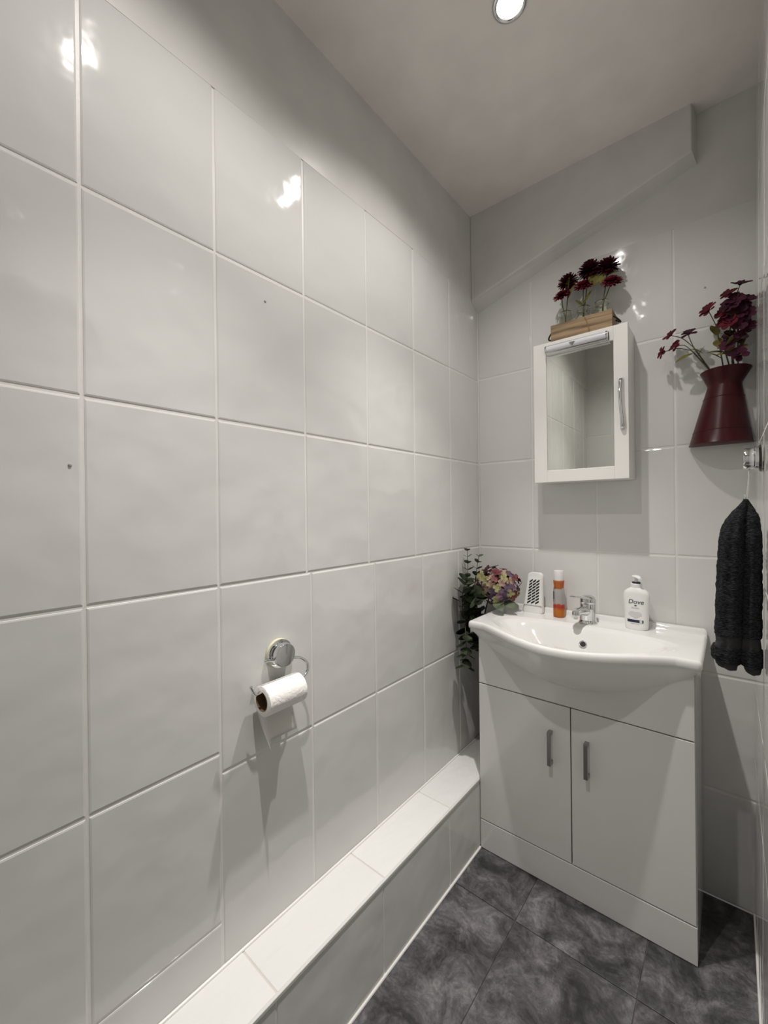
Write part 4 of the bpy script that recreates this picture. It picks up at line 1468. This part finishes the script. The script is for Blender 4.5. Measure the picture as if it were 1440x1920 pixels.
for b_, d_, ln in (((0.135, 1.53, 0.872), (0.45, -0.5, -0.15), 0.07), ((0.165, 1.54, 0.868), (0.8, -0.25, -0.05), 0.06)):
    obj('leaf', strip_leaf(bmesh.new(), b_, d_, (0, -0.4, 0.8), ln, 0.042, 0.2, 6), M['euca'], hy, smooth=True)


def leaf_mesh_round(seed):
    r_ = random.Random(seed)
    bm = bmesh.new()
    N_ = 10
    c = bm.verts.new((0.5, 0, -0.03))
    ring = []
    for k in range(N_):
        a = 2 * PI * k / N_
        ring.append(bm.verts.new((0.5 - 0.5 * math.cos(a), 0.43 * math.sin(a) * (1.05 - 0.1 * math.cos(a)), 0.05 * math.sin(a) ** 2 - 0.05 * math.cos(a))))
    for k in range(N_):
        bm.faces.new((c, ring[k], ring[(k + 1) % N_]))
    bmesh.ops.solidify(bm, geom=list(bm.faces), thickness=0.02)
    for f in bm.faces:
        f.smooth = True
    me = bpy.data.meshes.new('leaf')
    bm.to_mesh(me)
    bm.free()
    me.materials.append(M['euca'])
    return me


LFM = [leaf_mesh_round(i) for i in range(2)]


def eucalyptus(label, path, sizes, seed, step=0.02, tipstart=0.0):
    r_ = random.Random(seed)
    pts = bez(path, 8)
    t = thing('eucalyptus_stem', label, 'foliage', pts[0], 'artificial eucalyptus stems in the corner')
    nP = len(pts)
    obj('stem', tube(bmesh.new(), pts, [0.0024 - 0.0014 * i / (nP - 1) for i in range(nP)], 7), M['stem'], t, smooth=True)
    L = [0.0]
    for a, b in zip(pts, pts[1:]):
        L.append(L[-1] + (b - a).length)
    s = max(tipstart, 0.015)
    k = 0
    while s < L[-1]:
        i = max(j for j in range(nP) if L[j] <= s)
        i = min(i, nP - 2)
        p = pts[i].lerp(pts[i + 1], (s - L[i]) / max(1e-6, L[i + 1] - L[i]))
        d = (pts[i + 1] - pts[i]).normalized()
        u, v = frame_axes(d)
        a = k * 1.65 + r_.uniform(-0.25, 0.25)
        q = s / L[-1]
        size = sizes[0] + (sizes[1] - sizes[0]) * q
        for sg in (0, PI):
            rad = u * math.cos(a + sg) + v * math.sin(a + sg)
            tip = p + rad * size
            if tip.x < 0.004 or p.x < 0.004:
                rad = Vector((abs(rad.x), rad.y, rad.z))
            dirv = (rad + d * 0.45).normalized()
            if (p + dirv * size).y > YB - 0.006 or (p + dirv * size).x < 0.003:
                dirv = Vector((0.25, -0.8, 0.4)).normalized()
            tp_ = p + dirv * size
            if tp_.x > 0.100 and tp_.y > 1.33 and BZ - 0.06 < tp_.z < BZ + 0.01 or (tp_.x > 0.128 and tp_.z < BZ):
                continue
            nrm = (d - dirv * d.dot(dirv)).normalized()
            sd_ = nrm.cross(dirv)
            f = bpy.data.objects.new('leaf', LFM[k % 2])
            COL.objects.link(f)
            f.parent = t
            m3 = Matrix((dirv, sd_, nrm)).transposed()
            f.matrix_local = Matrix.Translation(p - woff(t)) @ m3.to_4x4() @ Matrix.Scale(size, 4)
        s += step * (1.25 - 0.55 * q)
        k += 1
    return t


eucalyptus('tallest eucalyptus sprig standing against the left wall corner', [MOUTH + Vector((-0.004, 0, 0)), (0.055, 1.53, 0.76), (0.030, 1.50, 0.90), (0.030, 1.50, 1.00), (0.028, 1.50, 1.066)], (0.056, 0.020), 31, 0.034, 0.10)
eucalyptus('second eucalyptus sprig leaning towards the hydrangea', [MOUTH + Vector((0.004, 0.004, 0)), (0.060, 1.55, 0.76), (0.045, 1.53, 0.90), (0.052, 1.53, 0.98), (0.066, 1.53, 1.052)], (0.054, 0.020), 32, 0.034, 0.10)
eucalyptus('bushy eucalyptus sprig filling the gap left of the basin', [MOUTH + Vector((-0.006, -0.004, 0)), (0.050, 1.50, 0.74), (0.034, 1.455, 0.82), (0.038, 1.44, 0.90), (0.050, 1.45, 0.96)], (0.056, 0.044), 33, 0.022, 0.06)
eucalyptus('eucalyptus sprig arching under the hydrangea head', [MOUTH + Vector((0, -0.006, 0)), (0.058, 1.53, 0.78), (0.055, 1.49, 0.87), (0.075, 1.46, 0.90), (0.095, 1.45, 0.885)], (0.054, 0.044), 34, 0.023, 0.10)
eucalyptus('drooping eucalyptus sprig trailing down beside the vanity', [MOUTH + Vector((-0.005, -0.006, 0.004)), (0.055, 1.53, 0.75), (0.046, 1.475, 0.80), (0.058, 1.425, 0.775), (0.068, 1.41, 0.70), (0.066, 1.405, 0.64)], (0.050, 0.042), 35, 0.028, 0.12)
